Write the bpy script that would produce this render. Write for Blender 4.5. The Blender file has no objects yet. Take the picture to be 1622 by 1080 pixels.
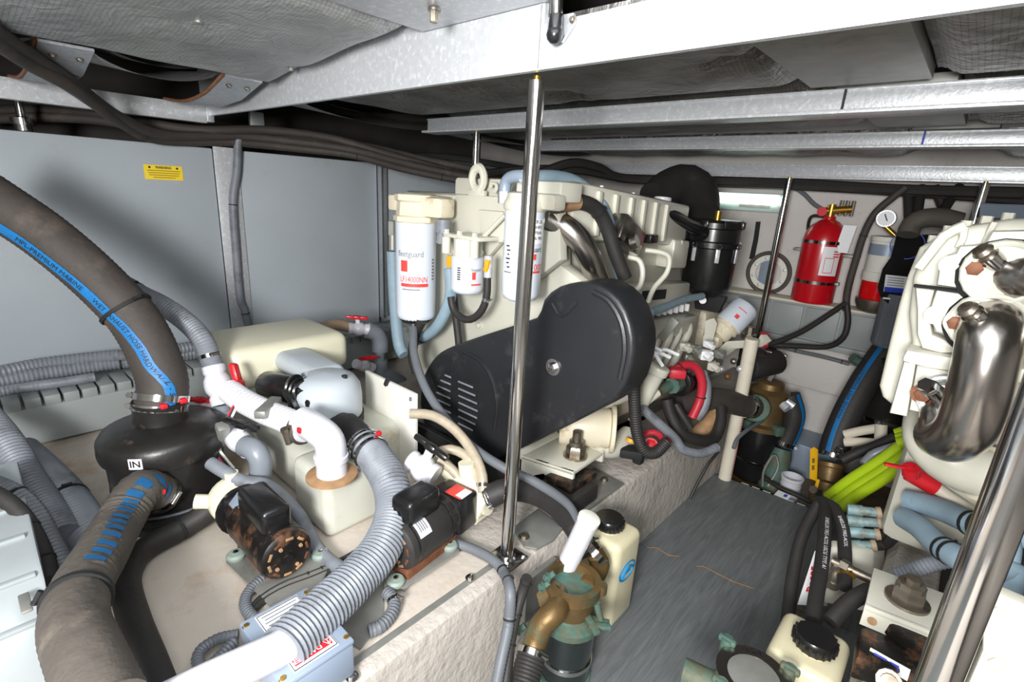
import bpy, bmesh, math, random
from mathutils import Vector, Matrix
random.seed(7)
SC = bpy.context.scene
COL = SC.collection

# ---------------------------------------------------------------- camera
FPX = 805.0
EYE = Vector((0, 0, 1.15))
CR = Matrix(((0.73879799, -0.23041987, 0.63331209),
             (0.67162943, 0.17420811, -0.72011488),
             (0.05560067, 0.95737047, 0.28346137)))
cam_d = bpy.data.cameras.new('camera')
cam_d.sensor_width = 36.0
cam_d.lens = 36.0 * FPX / 1622.0
cam_d.clip_start = 0.02
cam = bpy.data.objects.new('camera', cam_d)
COL.objects.link(cam)
cam.matrix_world = Matrix.Translation(EYE) @ CR.to_4x4()
SC.camera = cam

# ---------------------------------------------------------------- world, lights, exposure
SC.view_settings.view_transform = 'Standard'
SC.view_settings.look = 'None'
SC.view_settings.gamma = 1.0
SC.view_settings.exposure = -0.25
SC.view_settings.use_curve_mapping = False
W = bpy.data.worlds.new('world')
SC.world = W
W.use_nodes = True
W.node_tree.nodes['Background'].inputs[0].default_value = (0.93, 0.97, 1.0, 1)
W.node_tree.nodes['Background'].inputs[1].default_value = 1.2

def area_light(name, loc, target, size, power, color=(1, 1, 1), size_y=None):
    d = bpy.data.lights.new(name, 'AREA')
    d.energy = power; d.color = color; d.size = size
    if size_y:
        d.shape = 'RECTANGLE'; d.size_y = size_y
    o = bpy.data.objects.new(name, d)
    COL.objects.link(o)
    o.location = loc
    o.rotation_euler = (Vector(target) - Vector(loc)).to_track_quat('-Z', 'Y').to_euler()
    return o
# daylight falling through the open deck hatch above the photographer
area_light('hatch_daylight', (-0.02, -0.12, 1.60), (-0.40, 0.25, 0.0), 1.05, 24, (0.95, 0.98, 1.0), 1.3)
# the photographer's flash, set well back behind the lens to even out its falloff
area_light('camera_flash', (0.12, -0.72, 1.23), (-0.95, 1.45, 0.95), 0.36, 74, (1.0, 0.99, 0.97))

# ---------------------------------------------------------------- helpers: points
def ray(px, py):
    return CR @ Vector(((px - 811.0) / FPX, -(py - 540.0) / FPX, -1.0))
def P(px, py, d):
    return EYE + ray(px, py) * d
def HX(px, py, x):
    r = ray(px, py); return EYE + r * (x / r.x)
def HY(px, py, y):
    r = ray(px, py); return EYE + r * (y / r.y)
def HZ(px, py, z):
    r = ray(px, py); return EYE + r * ((z - EYE.z) / r.z)
def HV(b, px, py):
    r = ray(px, py); k = (r.x * b[0] + r.y * b[1]) / (r.x ** 2 + r.y ** 2); return EYE + r * k
def V3(*a):
    return Vector(a)

# ---------------------------------------------------------------- helpers: materials
MATS = {}
def M(name, col, rough=0.5, metal=0.0, var=0.12, scale=6.0, bump=0.0, bscale=60.0, dirt=None, dirt_amt=0.35,
      dscale=4.0, trans=0.0, coat=0.0, emit=0.0, sss=0.0, spec=0.5, stretch=(1, 1, 1)):
    m = bpy.data.materials.new(name); m.use_nodes = True
    nt = m.node_tree; n = nt.nodes; l = nt.links
    b = n['Principled BSDF']
    b.inputs['Roughness'].default_value = rough
    b.inputs['Metallic'].default_value = metal
    b.inputs['Specular IOR Level'].default_value = spec
    if trans: b.inputs['Transmission Weight'].default_value = trans
    if coat:
        b.inputs['Coat Weight'].default_value = coat; b.inputs['Coat Roughness'].default_value = 0.12
    if sss:
        b.inputs['Subsurface Weight'].default_value = sss; b.inputs['Subsurface Radius'].default_value = (0.02, 0.02, 0.015)
    tc = n.new('ShaderNodeTexCoord'); mp = n.new('ShaderNodeMapping')
    mp.inputs['Scale'].default_value = stretch
    l.new(tc.outputs['Object'], mp.inputs['Vector'])
    nz = n.new('ShaderNodeTexNoise'); nz.inputs['Scale'].default_value = scale; nz.inputs['Detail'].default_value = 6
    l.new(mp.outputs['Vector'], nz.inputs['Vector'])
    cr = n.new('ShaderNodeValToRGB')
    cr.color_ramp.elements[0].position = 0.3; cr.color_ramp.elements[1].position = 0.7
    lo = [max(0, c * (1 - var)) for c in col]; hi = [min(1, c * (1 + var * 0.6)) for c in col]
    cr.color_ramp.elements[0].color = (*lo, 1); cr.color_ramp.elements[1].color = (*hi, 1)
    l.new(nz.outputs['Fac'], cr.inputs['Fac'])
    src = cr.outputs['Color']
    if dirt:
        n2 = n.new('ShaderNodeTexNoise'); n2.inputs['Scale'].default_value = dscale; n2.inputs['Detail'].default_value = 9
        n2.inputs['Roughness'].default_value = 0.7
        l.new(mp.outputs['Vector'], n2.inputs['Vector'])
        r2 = n.new('ShaderNodeValToRGB')
        r2.color_ramp.elements[0].position = 0.62 - dirt_amt * 0.3; r2.color_ramp.elements[1].position = 0.78 - dirt_amt * 0.2
        l.new(n2.outputs['Fac'], r2.inputs['Fac'])
        mx = n.new('ShaderNodeMix'); mx.data_type = 'RGBA'
        l.new(r2.outputs['Color'], mx.inputs['Factor']); l.new(src, mx.inputs['A']); mx.inputs['B'].default_value = (*dirt, 1)
        src = mx.outputs['Result']
    l.new(src, b.inputs['Base Color'])
    if emit:
        l.new(src, b.inputs['Emission Color']); b.inputs['Emission Strength'].default_value = emit
    if bump:
        n3 = n.new('ShaderNodeTexNoise'); n3.inputs['Scale'].default_value = bscale; n3.inputs['Detail'].default_value = 4
        l.new(mp.outputs['Vector'], n3.inputs['Vector'])
        bp = n.new('ShaderNodeBump'); bp.inputs['Strength'].default_value = bump; bp.inputs['Distance'].default_value = 0.01
        l.new(n3.outputs['Fac'], bp.inputs['Height']); l.new(bp.outputs['Normal'], b.inputs['Normal'])
    MATS[name] = m
    return m
def sr(r, g, b):
    return tuple(((c / 255) / 12.92 if c / 255 <= 0.04045 else ((c / 255 + 0.055) / 1.055) ** 2.4) for c in (r, g, b))

M('tank_grey', sr(174, 182, 189), 0.42, var=0.06, scale=3, bump=0.05, bscale=220, dirt=sr(165, 170, 172), dirt_amt=0.1, dscale=9)
M('duct_grey', sr(148, 154, 154), 0.5, var=0.05)
M('platform', sr(200, 190, 178), 0.62, var=0.08, scale=5, bump=0.25, bscale=35, dirt=sr(176, 146, 118), dirt_amt=0.36, dscale=5)
M('stringer', sr(184, 177, 169), 0.7, var=0.12, scale=9, bump=0.6, bscale=45, dirt=sr(150, 142, 132), dirt_amt=0.25, dscale=6)
M('bulkhead', sr(210, 205, 201), 0.65, var=0.05, scale=4, bump=0.2, bscale=60, dirt=sr(165, 155, 140), dirt_amt=0.12, dscale=3)
M('bilge', sr(120, 92, 52), 0.45, var=0.3, scale=5, bump=0.2, bscale=30, dirt=sr(150, 135, 115), dirt_amt=0.3)
M('hull_dark', sr(70, 66, 62), 0.8, var=0.25)
M('alu', sr(205, 209, 214), 0.42, 0.75, var=0.14, scale=90, bump=0.12, bscale=160)
M('alu_white', sr(206, 209, 213), 0.38, 0.35, var=0.06, scale=60, bump=0.08, bscale=120, dirt=sr(245, 246, 250), dirt_amt=0.35, dscale=70)
M('alu_dull', sr(160, 160, 155), 0.5, 0.6, var=0.15, scale=20, dirt=sr(120, 112, 98), dirt_amt=0.2)
M('steel', sr(205, 203, 200), 0.13, 1.0, var=0.05, scale=10, bump=0.02, bscale=14)
M('steel_pipe', sr(176, 170, 164), 0.24, 1.0, var=0.12, scale=7, bump=0.03, bscale=20, dirt=sr(150, 120, 98), dirt_amt=0.14, dscale=6)
M('bolt_steel', sr(150, 142, 130), 0.4, 0.9, var=0.2, scale=40, dirt=sr(110, 84, 62), dirt_amt=0.35, dscale=30)
M('rust_bolt', sr(128, 82, 58), 0.6, 0.4, var=0.3, scale=60)
M('rusty_black', sr(26, 24, 22), 0.4, 0.2, var=0.3, scale=20, dirt=sr(120, 84, 60), dirt_amt=0.45, dscale=22)
M('rust_tan', sr(168, 132, 96), 0.7, 0.1, var=0.25, scale=40)
M('cream', sr(206, 204, 190), 0.36, var=0.05, scale=8, coat=0.15, dirt=sr(196, 186, 160), dirt_amt=0.08, dscale=6)
M('cream_dirty', sr(224, 214, 190), 0.42, var=0.1, scale=10, dirt=sr(160, 128, 90), dirt_amt=0.2, dscale=12)
M('tank_plastic', sr(204, 204, 192), 0.4, var=0.05, scale=3, sss=0.25, dirt=sr(178, 152, 112), dirt_amt=0.05, dscale=4)
M('tank_yellow', sr(224, 220, 196), 0.36, var=0.04, scale=3, sss=0.25)
M('jug_plastic', sr(214, 206, 174), 0.36, var=0.06, scale=4, sss=0.25)
M('dome_grey', sr(186, 194, 201), 0.3, var=0.05, scale=4, sss=0.15, dirt=sr(170, 170, 168), dirt_amt=0.12)
M('white_pvc', sr(216, 216, 223), 0.33, var=0.03, coat=0.15)
M('old_white', sr(222, 214, 196), 0.5, var=0.08, dirt=sr(176, 150, 110), dirt_amt=0.2)
M('grey_pvc', sr(128, 134, 142), 0.35, var=0.06, coat=0.1)
M('corr_grey', sr(128, 133, 141), 0.5, var=0.14, scale=12, dirt=sr(88, 90, 94), dirt_amt=0.4, dscale=10)
M('corr_dark', sr(104, 108, 114), 0.5, var=0.15, scale=12)
M('rubber', sr(44, 42, 41), 0.6, var=0.2, scale=14, bump=0.1, bscale=90)
M('rubber_brown', sr(84, 78, 72), 0.72, var=0.16, scale=14, bump=0.25, bscale=60, dirt=sr(112, 104, 94), dirt_amt=0.25, dscale=10)
M('rubber_exhaust', sr(64, 58, 54), 0.68, var=0.14, scale=14, bump=0.15, bscale=80, dirt=sr(92, 82, 74), dirt_amt=0.2, dscale=8)
M('black_gloss', sr(26, 26, 27), 0.28, var=0.2, scale=10, coat=0.2)
M('guard_black', sr(34, 35, 38), 0.38, var=0.18, scale=5, bump=0.04, bscale=160, dirt=sr(66, 66, 68), dirt_amt=0.12, dscale=9)
M('muffler_black', sr(32, 31, 30), 0.36, var=0.25, scale=12, bump=0.1, bscale=40, dirt=sr(104, 84, 72), dirt_amt=0.1, dscale=14)
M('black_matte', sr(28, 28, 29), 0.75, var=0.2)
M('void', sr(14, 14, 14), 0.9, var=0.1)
M('stripe_blue', sr(22, 112, 176), 0.5, var=0.1, dirt=sr(14, 84, 140), dirt_amt=0.2, dscale=30)
M('hose_blue', sr(138, 160, 174), 0.55, var=0.1, scale=20, dirt=sr(104, 134, 152), dirt_amt=0.2, dscale=14, bump=0.1, bscale=120)
M('dash_blue', sr(22, 88, 136), 0.6, var=0.2, scale=40)
M('grommet', sr(136, 150, 141), 0.6, var=0.15)
M('lime', sr(178, 208, 28), 0.45, var=0.08)
M('red', sr(212, 30, 42), 0.4, var=0.08, coat=0.1)
M('red_ext', sr(196, 14, 30), 0.3, var=0.06, coat=0.35)
M('red_cable', sr(196, 44, 60), 0.45, var=0.1)
M('red_bowl', sr(226, 14, 22), 0.15, var=0.05, coat=.4)
M('yellow', sr(246, 214, 40), 0.5, var=0.03)
M('yellow_handle', sr(238, 180, 20), 0.45, var=0.08)
M('orange', sr(246, 166, 24), 0.45, var=0.05)
M('white', sr(240, 241, 244), 0.4, var=0.02)
M('filter_white', sr(214, 221, 232), 0.3, var=0.02, coat=0.25)
M('board_white', sr(234, 232, 222), 0.5, var=0.04, dirt=sr(196, 180, 146), dirt_amt=0.08, dscale=5)
M('ink', sr(36, 36, 40), 0.6, var=0.05)
M('ink_brown', sr(120, 104, 40), 0.6, var=0.05)
M('ink_grey', sr(120, 122, 128), 0.6, var=0.05)
M('ink_red', sr(222, 70, 62), 0.5, var=0.03)
M('ink_blue', sr(50, 72, 190), 0.5, var=0.03)
M('logo_blue', sr(26, 130, 186), 0.5, var=0.1)
M('bronze', sr(122, 98, 62), 0.46, 0.55, var=0.25, scale=14, bump=0.15, bscale=50, dirt=sr(78, 118, 102), dirt_amt=0.3, dscale=9)
M('patina', sr(78, 112, 102), 0.65, 0.15, var=0.3, scale=24, dirt=sr(104, 88, 60), dirt_amt=0.6, dscale=16, bump=0.2, bscale=70)
M('brass', sr(196, 156, 66), 0.3, 0.9, var=0.12, scale=20)
M('patina_blue', sr(138, 168, 172), 0.6, 0.2, var=0.15, scale=24, dirt=sr(110, 102, 86), dirt_amt=0.45, dscale=16)
M('smoke_glass', sr(30, 38, 38), 0.12, var=0.15, coat=0.4)
M('tan_hose', sr(176, 152, 126), 0.55, var=0.12, scale=20)
M('braid', sr(172, 160, 140), 0.38, var=0.12, scale=60, dirt=sr(140, 118, 92), dirt_amt=0.2, dscale=30, coat=0.2)
M('wood_edge', sr(128, 84, 56), 0.7, var=0.25, scale=30)
M('tube_lamp', sr(238, 255, 244), 0.4, var=0.0, emit=5.0)
M('lamp_body', sr(190, 210, 204), 0.3, var=0.06)
M('blue_grey', sr(150, 164, 182), 0.4, 0.2, var=0.06, scale=8)
M('casing', sr(172, 179, 182), 0.4, 0.2, var=0.05, scale=12)
M('box_grey', sr(138, 151, 170), 0.45, var=0.04)

def node_mat(name, build):
    m = bpy.data.materials.new(name); m.use_nodes = True
    build(m.node_tree, m.node_tree.nodes, m.node_tree.links, m.node_tree.nodes['Principled BSDF'])
    MATS[name] = m
def _foil(scale, rough, c0, c1, bumps, met):
    def f(nt, n, l, b):
        b.inputs['Metallic'].default_value = met; b.inputs['Roughness'].default_value = rough
        tc = n.new('ShaderNodeTexCoord')
        br = n.new('ShaderNodeTexBrick'); br.inputs['Scale'].default_value = scale
        br.inputs['Mortar Size'].default_value = 0.06; br.offset = 0.0
        br.inputs['Brick Width'].default_value = 0.5; br.inputs['Row Height'].default_value = 0.5
        br.inputs['Color1'].default_value = (1, 1, 1, 1); br.inputs['Color2'].default_value = (0.9, 0.9, 0.9, 1); br.inputs['Mortar'].default_value = (0, 0, 0, 1)
        l.new(tc.outputs['Object'], br.inputs['Vector'])
        nz = n.new('ShaderNodeTexNoise'); nz.inputs['Scale'].default_value = 7; nz.inputs['Detail'].default_value = 5
        l.new(tc.outputs['Object'], nz.inputs['Vector'])
        cr = n.new('ShaderNodeValToRGB'); cr.color_ramp.elements[0].position = 0.3; cr.color_ramp.elements[1].position = 0.72
        cr.color_ramp.elements[0].color = (*c0, 1); cr.color_ramp.elements[1].color = (*c1, 1)
        l.new(nz.outputs['Fac'], cr.inputs['Fac'])
        mm = n.new('ShaderNodeMix'); mm.data_type = 'RGBA'; mm.blend_type = 'MULTIPLY'; mm.inputs['Factor'].default_value = 0.3
        l.new(cr.outputs['Color'], mm.inputs['A']); l.new(br.outputs['Color'], mm.inputs['B']); l.new(mm.outputs['Result'], b.inputs['Base Color'])
        ad = n.new('ShaderNodeMath'); ad.operation = 'MULTIPLY_ADD'; ad.inputs[1].default_value = 0.35
        l.new(br.outputs['Color'], ad.inputs[0])
        n2 = n.new('ShaderNodeTexNoise'); n2.inputs['Scale'].default_value = 16; n2.inputs['Detail'].default_value = 8; n2.inputs['Distortion'].default_value = 1.6
        l.new(tc.outputs['Object'], n2.inputs['Vector'])
        l.new(n2.outputs['Fac'], ad.inputs[2])
        bp = n.new('ShaderNodeBump'); bp.inputs['Strength'].default_value = bumps; bp.inputs['Distance'].default_value = 0.02
        l.new(ad.outputs[0], bp.inputs['Height']); l.new(bp.outputs['Normal'], b.inputs['Normal'])
    return f
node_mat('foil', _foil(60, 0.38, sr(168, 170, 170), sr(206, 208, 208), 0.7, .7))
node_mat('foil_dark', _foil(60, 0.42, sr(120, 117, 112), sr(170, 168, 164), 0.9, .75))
def _floor(nt, n, l, b):
    b.inputs['Roughness'].default_value = 0.5
    tc = n.new('ShaderNodeTexCoord'); mp = n.new('ShaderNodeMapping'); mp.inputs['Scale'].default_value = (34, 2.6, 4)
    l.new(tc.outputs['Object'], mp.inputs['Vector'])
    nz = n.new('ShaderNodeTexNoise'); nz.inputs['Scale'].default_value = 2.6; nz.inputs['Detail'].default_value = 10; nz.inputs['Distortion'].default_value = 1.4
    l.new(mp.outputs['Vector'], nz.inputs['Vector'])
    cr = n.new('ShaderNodeValToRGB'); cr.color_ramp.elements[0].position = 0.32; cr.color_ramp.elements[1].position = 0.72
    cr.color_ramp.elements[0].color = (*sr(92, 96, 98), 1); cr.color_ramp.elements[1].color = (*sr(114, 118, 119), 1)
    l.new(nz.outputs['Fac'], cr.inputs['Fac'])
    n2 = n.new('ShaderNodeTexNoise'); n2.inputs['Scale'].default_value = 9; n2.inputs['Detail'].default_value = 12; n2.inputs['Roughness'].default_value = 0.8
    l.new(tc.outputs['Object'], n2.inputs['Vector'])
    r2 = n.new('ShaderNodeValToRGB'); r2.color_ramp.elements[0].position = 0.62; r2.color_ramp.elements[1].position = 0.75
    l.new(n2.outputs['Fac'], r2.inputs['Fac'])
    mx = n.new('ShaderNodeMix'); mx.data_type = 'RGBA'; mx.inputs['B'].default_value = (*sr(128, 130, 128), 1)
    l.new(r2.outputs['Color'], mx.inputs['Factor']); l.new(cr.outputs['Color'], mx.inputs['A'])
    l.new(mx.outputs['Result'], b.inputs['Base Color'])
    bp = n.new('ShaderNodeBump'); bp.inputs['Strength'].default_value = 0.2; bp.inputs['Distance'].default_value = 0.004
    l.new(nz.outputs['Fac'], bp.inputs['Height']); l.new(bp.outputs['Normal'], b.inputs['Normal'])
node_mat('floor_vinyl', _floor)

# ---------------------------------------------------------------- helpers: meshes
def frame_of(axis):
    a = Vector(axis).normalized()
    t = Vector((0, 0, 1)) if abs(a.z) < 0.9 else Vector((1, 0, 0))
    u = t.cross(a).normalized(); v = a.cross(u).normalized()
    return u, v, a
def resample(pts, ds):
    pts = [Vector(p) for p in pts]
    if len(pts) == 2:
        dense = [pts[0].lerp(pts[1], i / 40) for i in range(41)]
    else:
        e = [pts[0] * 2 - pts[1]] + pts + [pts[-1] * 2 - pts[-2]]
        dense = []
        for i in range(1, len(e) - 2):
            p0, p1, p2, p3 = e[i - 1], e[i], e[i + 1], e[i + 2]
            for k in range(24):
                t = k / 24
                dense.append(0.5 * ((2 * p1) + (p2 - p0) * t + (2 * p0 - 5 * p1 + 4 * p2 - p3) * t * t + (3 * p1 - p0 - 3 * p2 + p3) * t ** 3))
        dense.append(pts[-1])
    L = [0.0]
    for a, b in zip(dense, dense[1:]): L.append(L[-1] + (b - a).length)
    n = max(2, int(round(L[-1] / ds)))
    out = []; j = 0
    for i in range(n + 1):
        s = L[-1] * i / n
        while j < len(L) - 2 and L[j + 1] < s: j += 1
        k = 0 if L[j + 1] == L[j] else (s - L[j]) / (L[j + 1] - L[j])
        out.append(dense[j].lerp(dense[j + 1], min(1, k)))
    return out, L[-1]
def path_frames(pts, ds):
    q, L = resample(pts, ds)
    fr = []; u = None
    for i, p in enumerate(q):
        t = (q[min(i + 1, len(q) - 1)] - q[max(i - 1, 0)]).normalized()
        if u is None: u = frame_of(t)[0]
        else:
            u = (u - t * u.dot(t)).normalized()
        fr.append((p, t, u, t.cross(u), L * i / (len(q) - 1)))
    return fr, L

class MB:
    def __init__(self): self.v = []; self.f = []
    def raw(self, vs, fs):
        o = len(self.v); self.v += [Vector(x) for x in vs]; self.f += [tuple(i + o for i in f) for f in fs]; return self
    def _bm(self, bm):
        bm.verts.index_update(); bm.verts.ensure_lookup_table()
        self.raw([x.co.copy() for x in bm.verts], [[x.index for x in f.verts] for f in bm.faces]); bm.free(); return self
    def box(self, c, s, bev=0.0, rot=None, seg=2, m=None):
        bm = bmesh.new(); bmesh.ops.create_cube(bm, size=1)
        for x in bm.verts: x.co = Vector((x.co.x * s[0], x.co.y * s[1], x.co.z * s[2]))
        if bev: bmesh.ops.bevel(bm, geom=bm.edges[:], offset=min(bev, min(s) * 0.49), segments=seg, affect='EDGES', profile=0.5)
        R = m if m else (Matrix.Rotation(rot[1], 3, rot[0]) if rot else None)
        for x in bm.verts:
            if R: x.co = R @ x.co
            x.co += Vector(c)
        return self._bm(bm)
    def span(self, a, b, bev=0.0, seg=2):
        a, b = Vector(a), Vector(b)
        return self.box((a + b) / 2, [abs(b[i] - a[i]) for i in range(3)], bev, seg=seg)
    def lathe(self, o, axis, prof, n=20, cap=True):
        u, v, a = frame_of(axis); o = Vector(o); vs = []; fs = []
        for r, h in prof:
            for i in range(n):
                t = 2 * math.pi * i / n
                vs.append(o + a * h + (u * math.cos(t) + v * math.sin(t)) * max(r, 1e-5))
        for j in range(len(prof) - 1):
            for i in range(n):
                k = (i + 1) % n; fs.append((j * n + i, j * n + k, (j + 1) * n + k, (j + 1) * n + i))
        if cap:
            fs.append(tuple(reversed(range(n)))); m = (len(prof) - 1) * n; fs.append(tuple(range(m, m + n)))
        return self.raw(vs, fs)
    def cyl(self, a, b, r, r2=None, n=16, bev=0.0):
        a, b = Vector(a), Vector(b); L = (b - a).length; r2 = r if r2 is None else r2
        if bev: return self.lathe(a, b - a, [(r - bev, 0), (r - bev * .3, bev * .3), (r, bev), (r2, L - bev), (r2 - bev * .3, L - bev * .3), (r2 - bev, L)], n)
        return self.lathe(a, b - a, [(r, 0), (r2, L)], n)
    def ring(self, o, axis, ro, ri, h, n=24):
        return self.lathe(o, axis, [(ri, 0), (ro, 0), (ro, h), (ri, h), (ri, 0)], n, cap=False)
    def torus(self, o, axis, R, r, n=24, m=8, a0=0, a1=2 * math.pi):
        u, v, a = frame_of(axis); o = Vector(o); full = abs(a1 - a0) > 6.28
        pts = [o + (u * math.cos(a0 + (a1 - a0) * i / n) + v * math.sin(a0 + (a1 - a0) * i / n)) * R for i in range(n + (0 if full else 1))]
        vs = []; fs = []; k = len(pts)
        for i, p in enumerate(pts):
            d = (p - o).normalized()
            for j in range(m):
                t = 2 * math.pi * j / m; vs.append(p + (d * math.cos(t) + a * math.sin(t)) * r)
        for i in range(k if full else k - 1):
            for j in range(m):
                i2 = (i + 1) % k; j2 = (j + 1) % m
                fs.append((i * m + j, i2 * m + j, i2 * m + j2, i * m + j2))
        return self.raw(vs, fs)
    def tube(self, pts, r, n=12, ds=0.015, corr=None, r2=None):
        if corr: ds = corr[0] / 2
        fr, L = path_frames(pts, ds); vs = []; fs = []
        for i, (p, t, u, w, s) in enumerate(fr):
            rr = r if r2 is None else r + (r2 - r) * s / L
            if corr: rr *= 1 + (corr[1] if i % 2 else -corr[1])
            for j in range(n):
                a = 2 * math.pi * j / n; vs.append(p + (u * math.cos(a) + w * math.sin(a)) * rr)
        for i in range(len(fr) - 1):
            for j in range(n):
                k = (j + 1) % n; fs.append((i * n + j, i * n + k, (i + 1) * n + k, (i + 1) * n + j))
        fs.append(tuple(reversed(range(n)))); m = (len(fr) - 1) * n; fs.append(tuple(range(m, m + n)))
        return self.raw(vs, fs)
    def sphere(self, c, r, sc=(1, 1, 1), n=16):
        bm = bmesh.new(); bmesh.ops.create_uvsphere(bm, u_segments=n, v_segments=max(6, n // 2), radius=r)
        for x in bm.verts: x.co = Vector((x.co.x * sc[0], x.co.y * sc[1], x.co.z * sc[2])) + Vector(c)
        return self._bm(bm)
    def prism(self, poly, ext, bev=0.0, seg=2):
        """poly: list of 3D points in a plane, ext: extrusion vector"""
        bm = bmesh.new(); vs = [bm.verts.new(Vector(p)) for p in poly]; f = bm.faces.new(vs)
        g = bmesh.ops.extrude_face_region(bm, geom=[f])
        ev = [x for x in g['geom'] if isinstance(x, bmesh.types.BMVert)]
        for x in ev: x.co += Vector(ext)
        bmesh.ops.recalc_face_normals(bm, faces=bm.faces[:])
        if bev:
            es = set(ev)
            edges = [e for e in bm.edges if (e.verts[0] in es) == (e.verts[1] in es)]
            bmesh.ops.bevel(bm, geom=edges, offset=bev, segments=seg, affect='EDGES', profile=0.5)
        return self._bm(bm)
    def hexbolt(self, c, axis, r, h, washer=1.45):
        u, v, a = frame_of(axis); c = Vector(c)
        if washer: self.cyl(c, c + a * h * 0.18, r * washer, n=14)
        return self.lathe(c + a * h * 0.1, a, [(r, 0), (r, h * 0.8), (r * 0.82, h * 0.9)], 6)
    def xf(self, mat):
        self.v = [mat @ p for p in self.v]; return self

CUR = {}
def _mesh(name, mb, mat, smooth=True, ang=38):
    me = bpy.data.meshes.new(name)
    me.from_pydata([tuple(p) for p in mb.v], [], mb.f)
    bm = bmesh.new(); bm.from_mesh(me); bmesh.ops.recalc_face_normals(bm, faces=bm.faces[:]); bm.to_mesh(me); bm.free()
    if smooth:
        me.polygons.foreach_set('use_smooth', [True] * len(me.polygons))
        me.set_sharp_from_angle(angle=math.radians(ang))
    me.materials.append(MATS[mat])
    return me
BASE = {}
def thing(name, label, cat, loc, group=None):
    o = bpy.data.objects.new(name, None); COL.objects.link(o); o.location = loc; o.empty_display_size = 0.05
    o['label'] = label; o['category'] = cat
    if group: o['group'] = group
    BASE[o] = Vector(loc)
    return o
def part(name, mb, mat, parent, label=None, kind=None, ang=38):
    me = _mesh(name, mb, mat, ang=ang); b = BASE[parent]
    me.transform(Matrix.Translation(-b))
    o = bpy.data.objects.new(name, me); COL.objects.link(o); o.parent = parent; BASE[o] = b
    if label: o['label'] = label
    if kind: o['kind'] = kind
    return o
def solo(name, mb, mat, label, cat, group=None, kind=None, ang=38):
    lo = [min(p[i] for p in mb.v) for i in range(3)]; hi = [max(p[i] for p in mb.v) for i in range(3)]
    b = Vector(((lo[0] + hi[0]) / 2, (lo[1] + hi[1]) / 2, lo[2]))
    me = _mesh(name, mb, mat, ang=ang); me.transform(Matrix.Translation(-b))
    o = bpy.data.objects.new(name, me); COL.objects.link(o); o.location = b; BASE[o] = b
    if cat: o['label'] = label; o['category'] = cat
    if group: o['group'] = group
    if kind: o['kind'] = kind
    return o
def struct(name, mb, mat, ang=38):
    return solo(name, mb, mat, None, None, kind='structure', ang=ang)

_TXT = {}
def text_geo(txt, bold=False):
    if txt in _TXT: return _TXT[txt]
    cu = bpy.data.curves.new('t', 'FONT'); cu.body = txt; cu.size = 1.0; cu.resolution_u = 2; cu.align_x = 'CENTER'; cu.align_y = 'CENTER'
    if bold: cu.offset = 0.02
    ob = bpy.data.objects.new('t', cu)
    me = ob.to_mesh()
    g = ([v.co.copy() for v in me.vertices], [tuple(p.vertices) for p in me.polygons])
    ob.to_mesh_clear(); bpy.data.objects.remove(ob); bpy.data.curves.remove(cu)
    _TXT[txt] = g
    return g
def lettering(txt, c, u, v, size, parent, mat='ink', width=None, bold=False, name='lettering'):
    """flat text centred at c; u = reading direction, v = up direction, size = letter height in m"""
    vs, fs = text_geo(txt, bold)
    u = Vector(u).normalized(); v = Vector(v).normalized(); c = Vector(c)
    w = max(p.x for p in vs) - min(p.x for p in vs); k = size
    kx = (width / w) if width else k
    mb = MB().raw([c + u * p.x * kx + v * p.y * k for p in vs], fs)
    return part(name, mb, mat, parent)
def lettering_round(txt, o, axis, r, h, ang, size, parent, mat='ink', width=None, bold=False, name='lettering', front=None):
    """text wrapped round a cylinder (origin o, up axis): centred at height h, facing direction 'front' turned by ang"""
    vs, fs = text_geo(txt, bold)
    a = Vector(axis).normalized(); f = Vector(front); f = (f - a * f.dot(a)).normalized(); s = a.cross(f)
    w = max(p.x for p in vs) - min(p.x for p in vs); kx = (width / w) if width else size
    out = []
    for p in vs:
        t = ang + p.x * kx / r
        out.append(Vector(o) + a * (h + p.y * size) + (f * math.cos(t) + s * math.sin(t)) * r)
    return part(name, MB().raw(out, fs), mat, parent)
def band_round(o, axis, r, h0, h1, a0, a1, front, n=10):
    a = Vector(axis).normalized(); f = Vector(front); f = (f - a * f.dot(a)).normalized(); s = a.cross(f)
    vs = []; fs = []
    for i in range(n + 1):
        t = a0 + (a1 - a0) * i / n; d = f * math.cos(t) + s * math.sin(t)
        vs += [Vector(o) + a * h0 + d * r, Vector(o) + a * h1 + d * r, Vector(o) + a * h1 + d * (r - .002), Vector(o) + a * h0 + d * (r - .002)]
    for i in range(n):
        for k in range(4):
            fs.append((i * 4 + k, i * 4 + (k + 1) % 4, i * 4 + 4 + (k + 1) % 4, i * 4 + 4 + k))
    fs += [(0, 1, 2, 3), (n * 4 + 3, n * 4 + 2, n * 4 + 1, n * 4)]
    return MB().raw(vs, fs)
def plate(c, u, v, w, h, t=0.001):
    u = Vector(u).normalized(); v = Vector(v).normalized(); n = u.cross(v).normalized(); c = Vector(c)
    return MB().prism([c + u * w / 2 * a + v * h / 2 * b for a, b in ((-1, -1), (1, -1), (1, 1), (-1, 1))], n * t)

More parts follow.
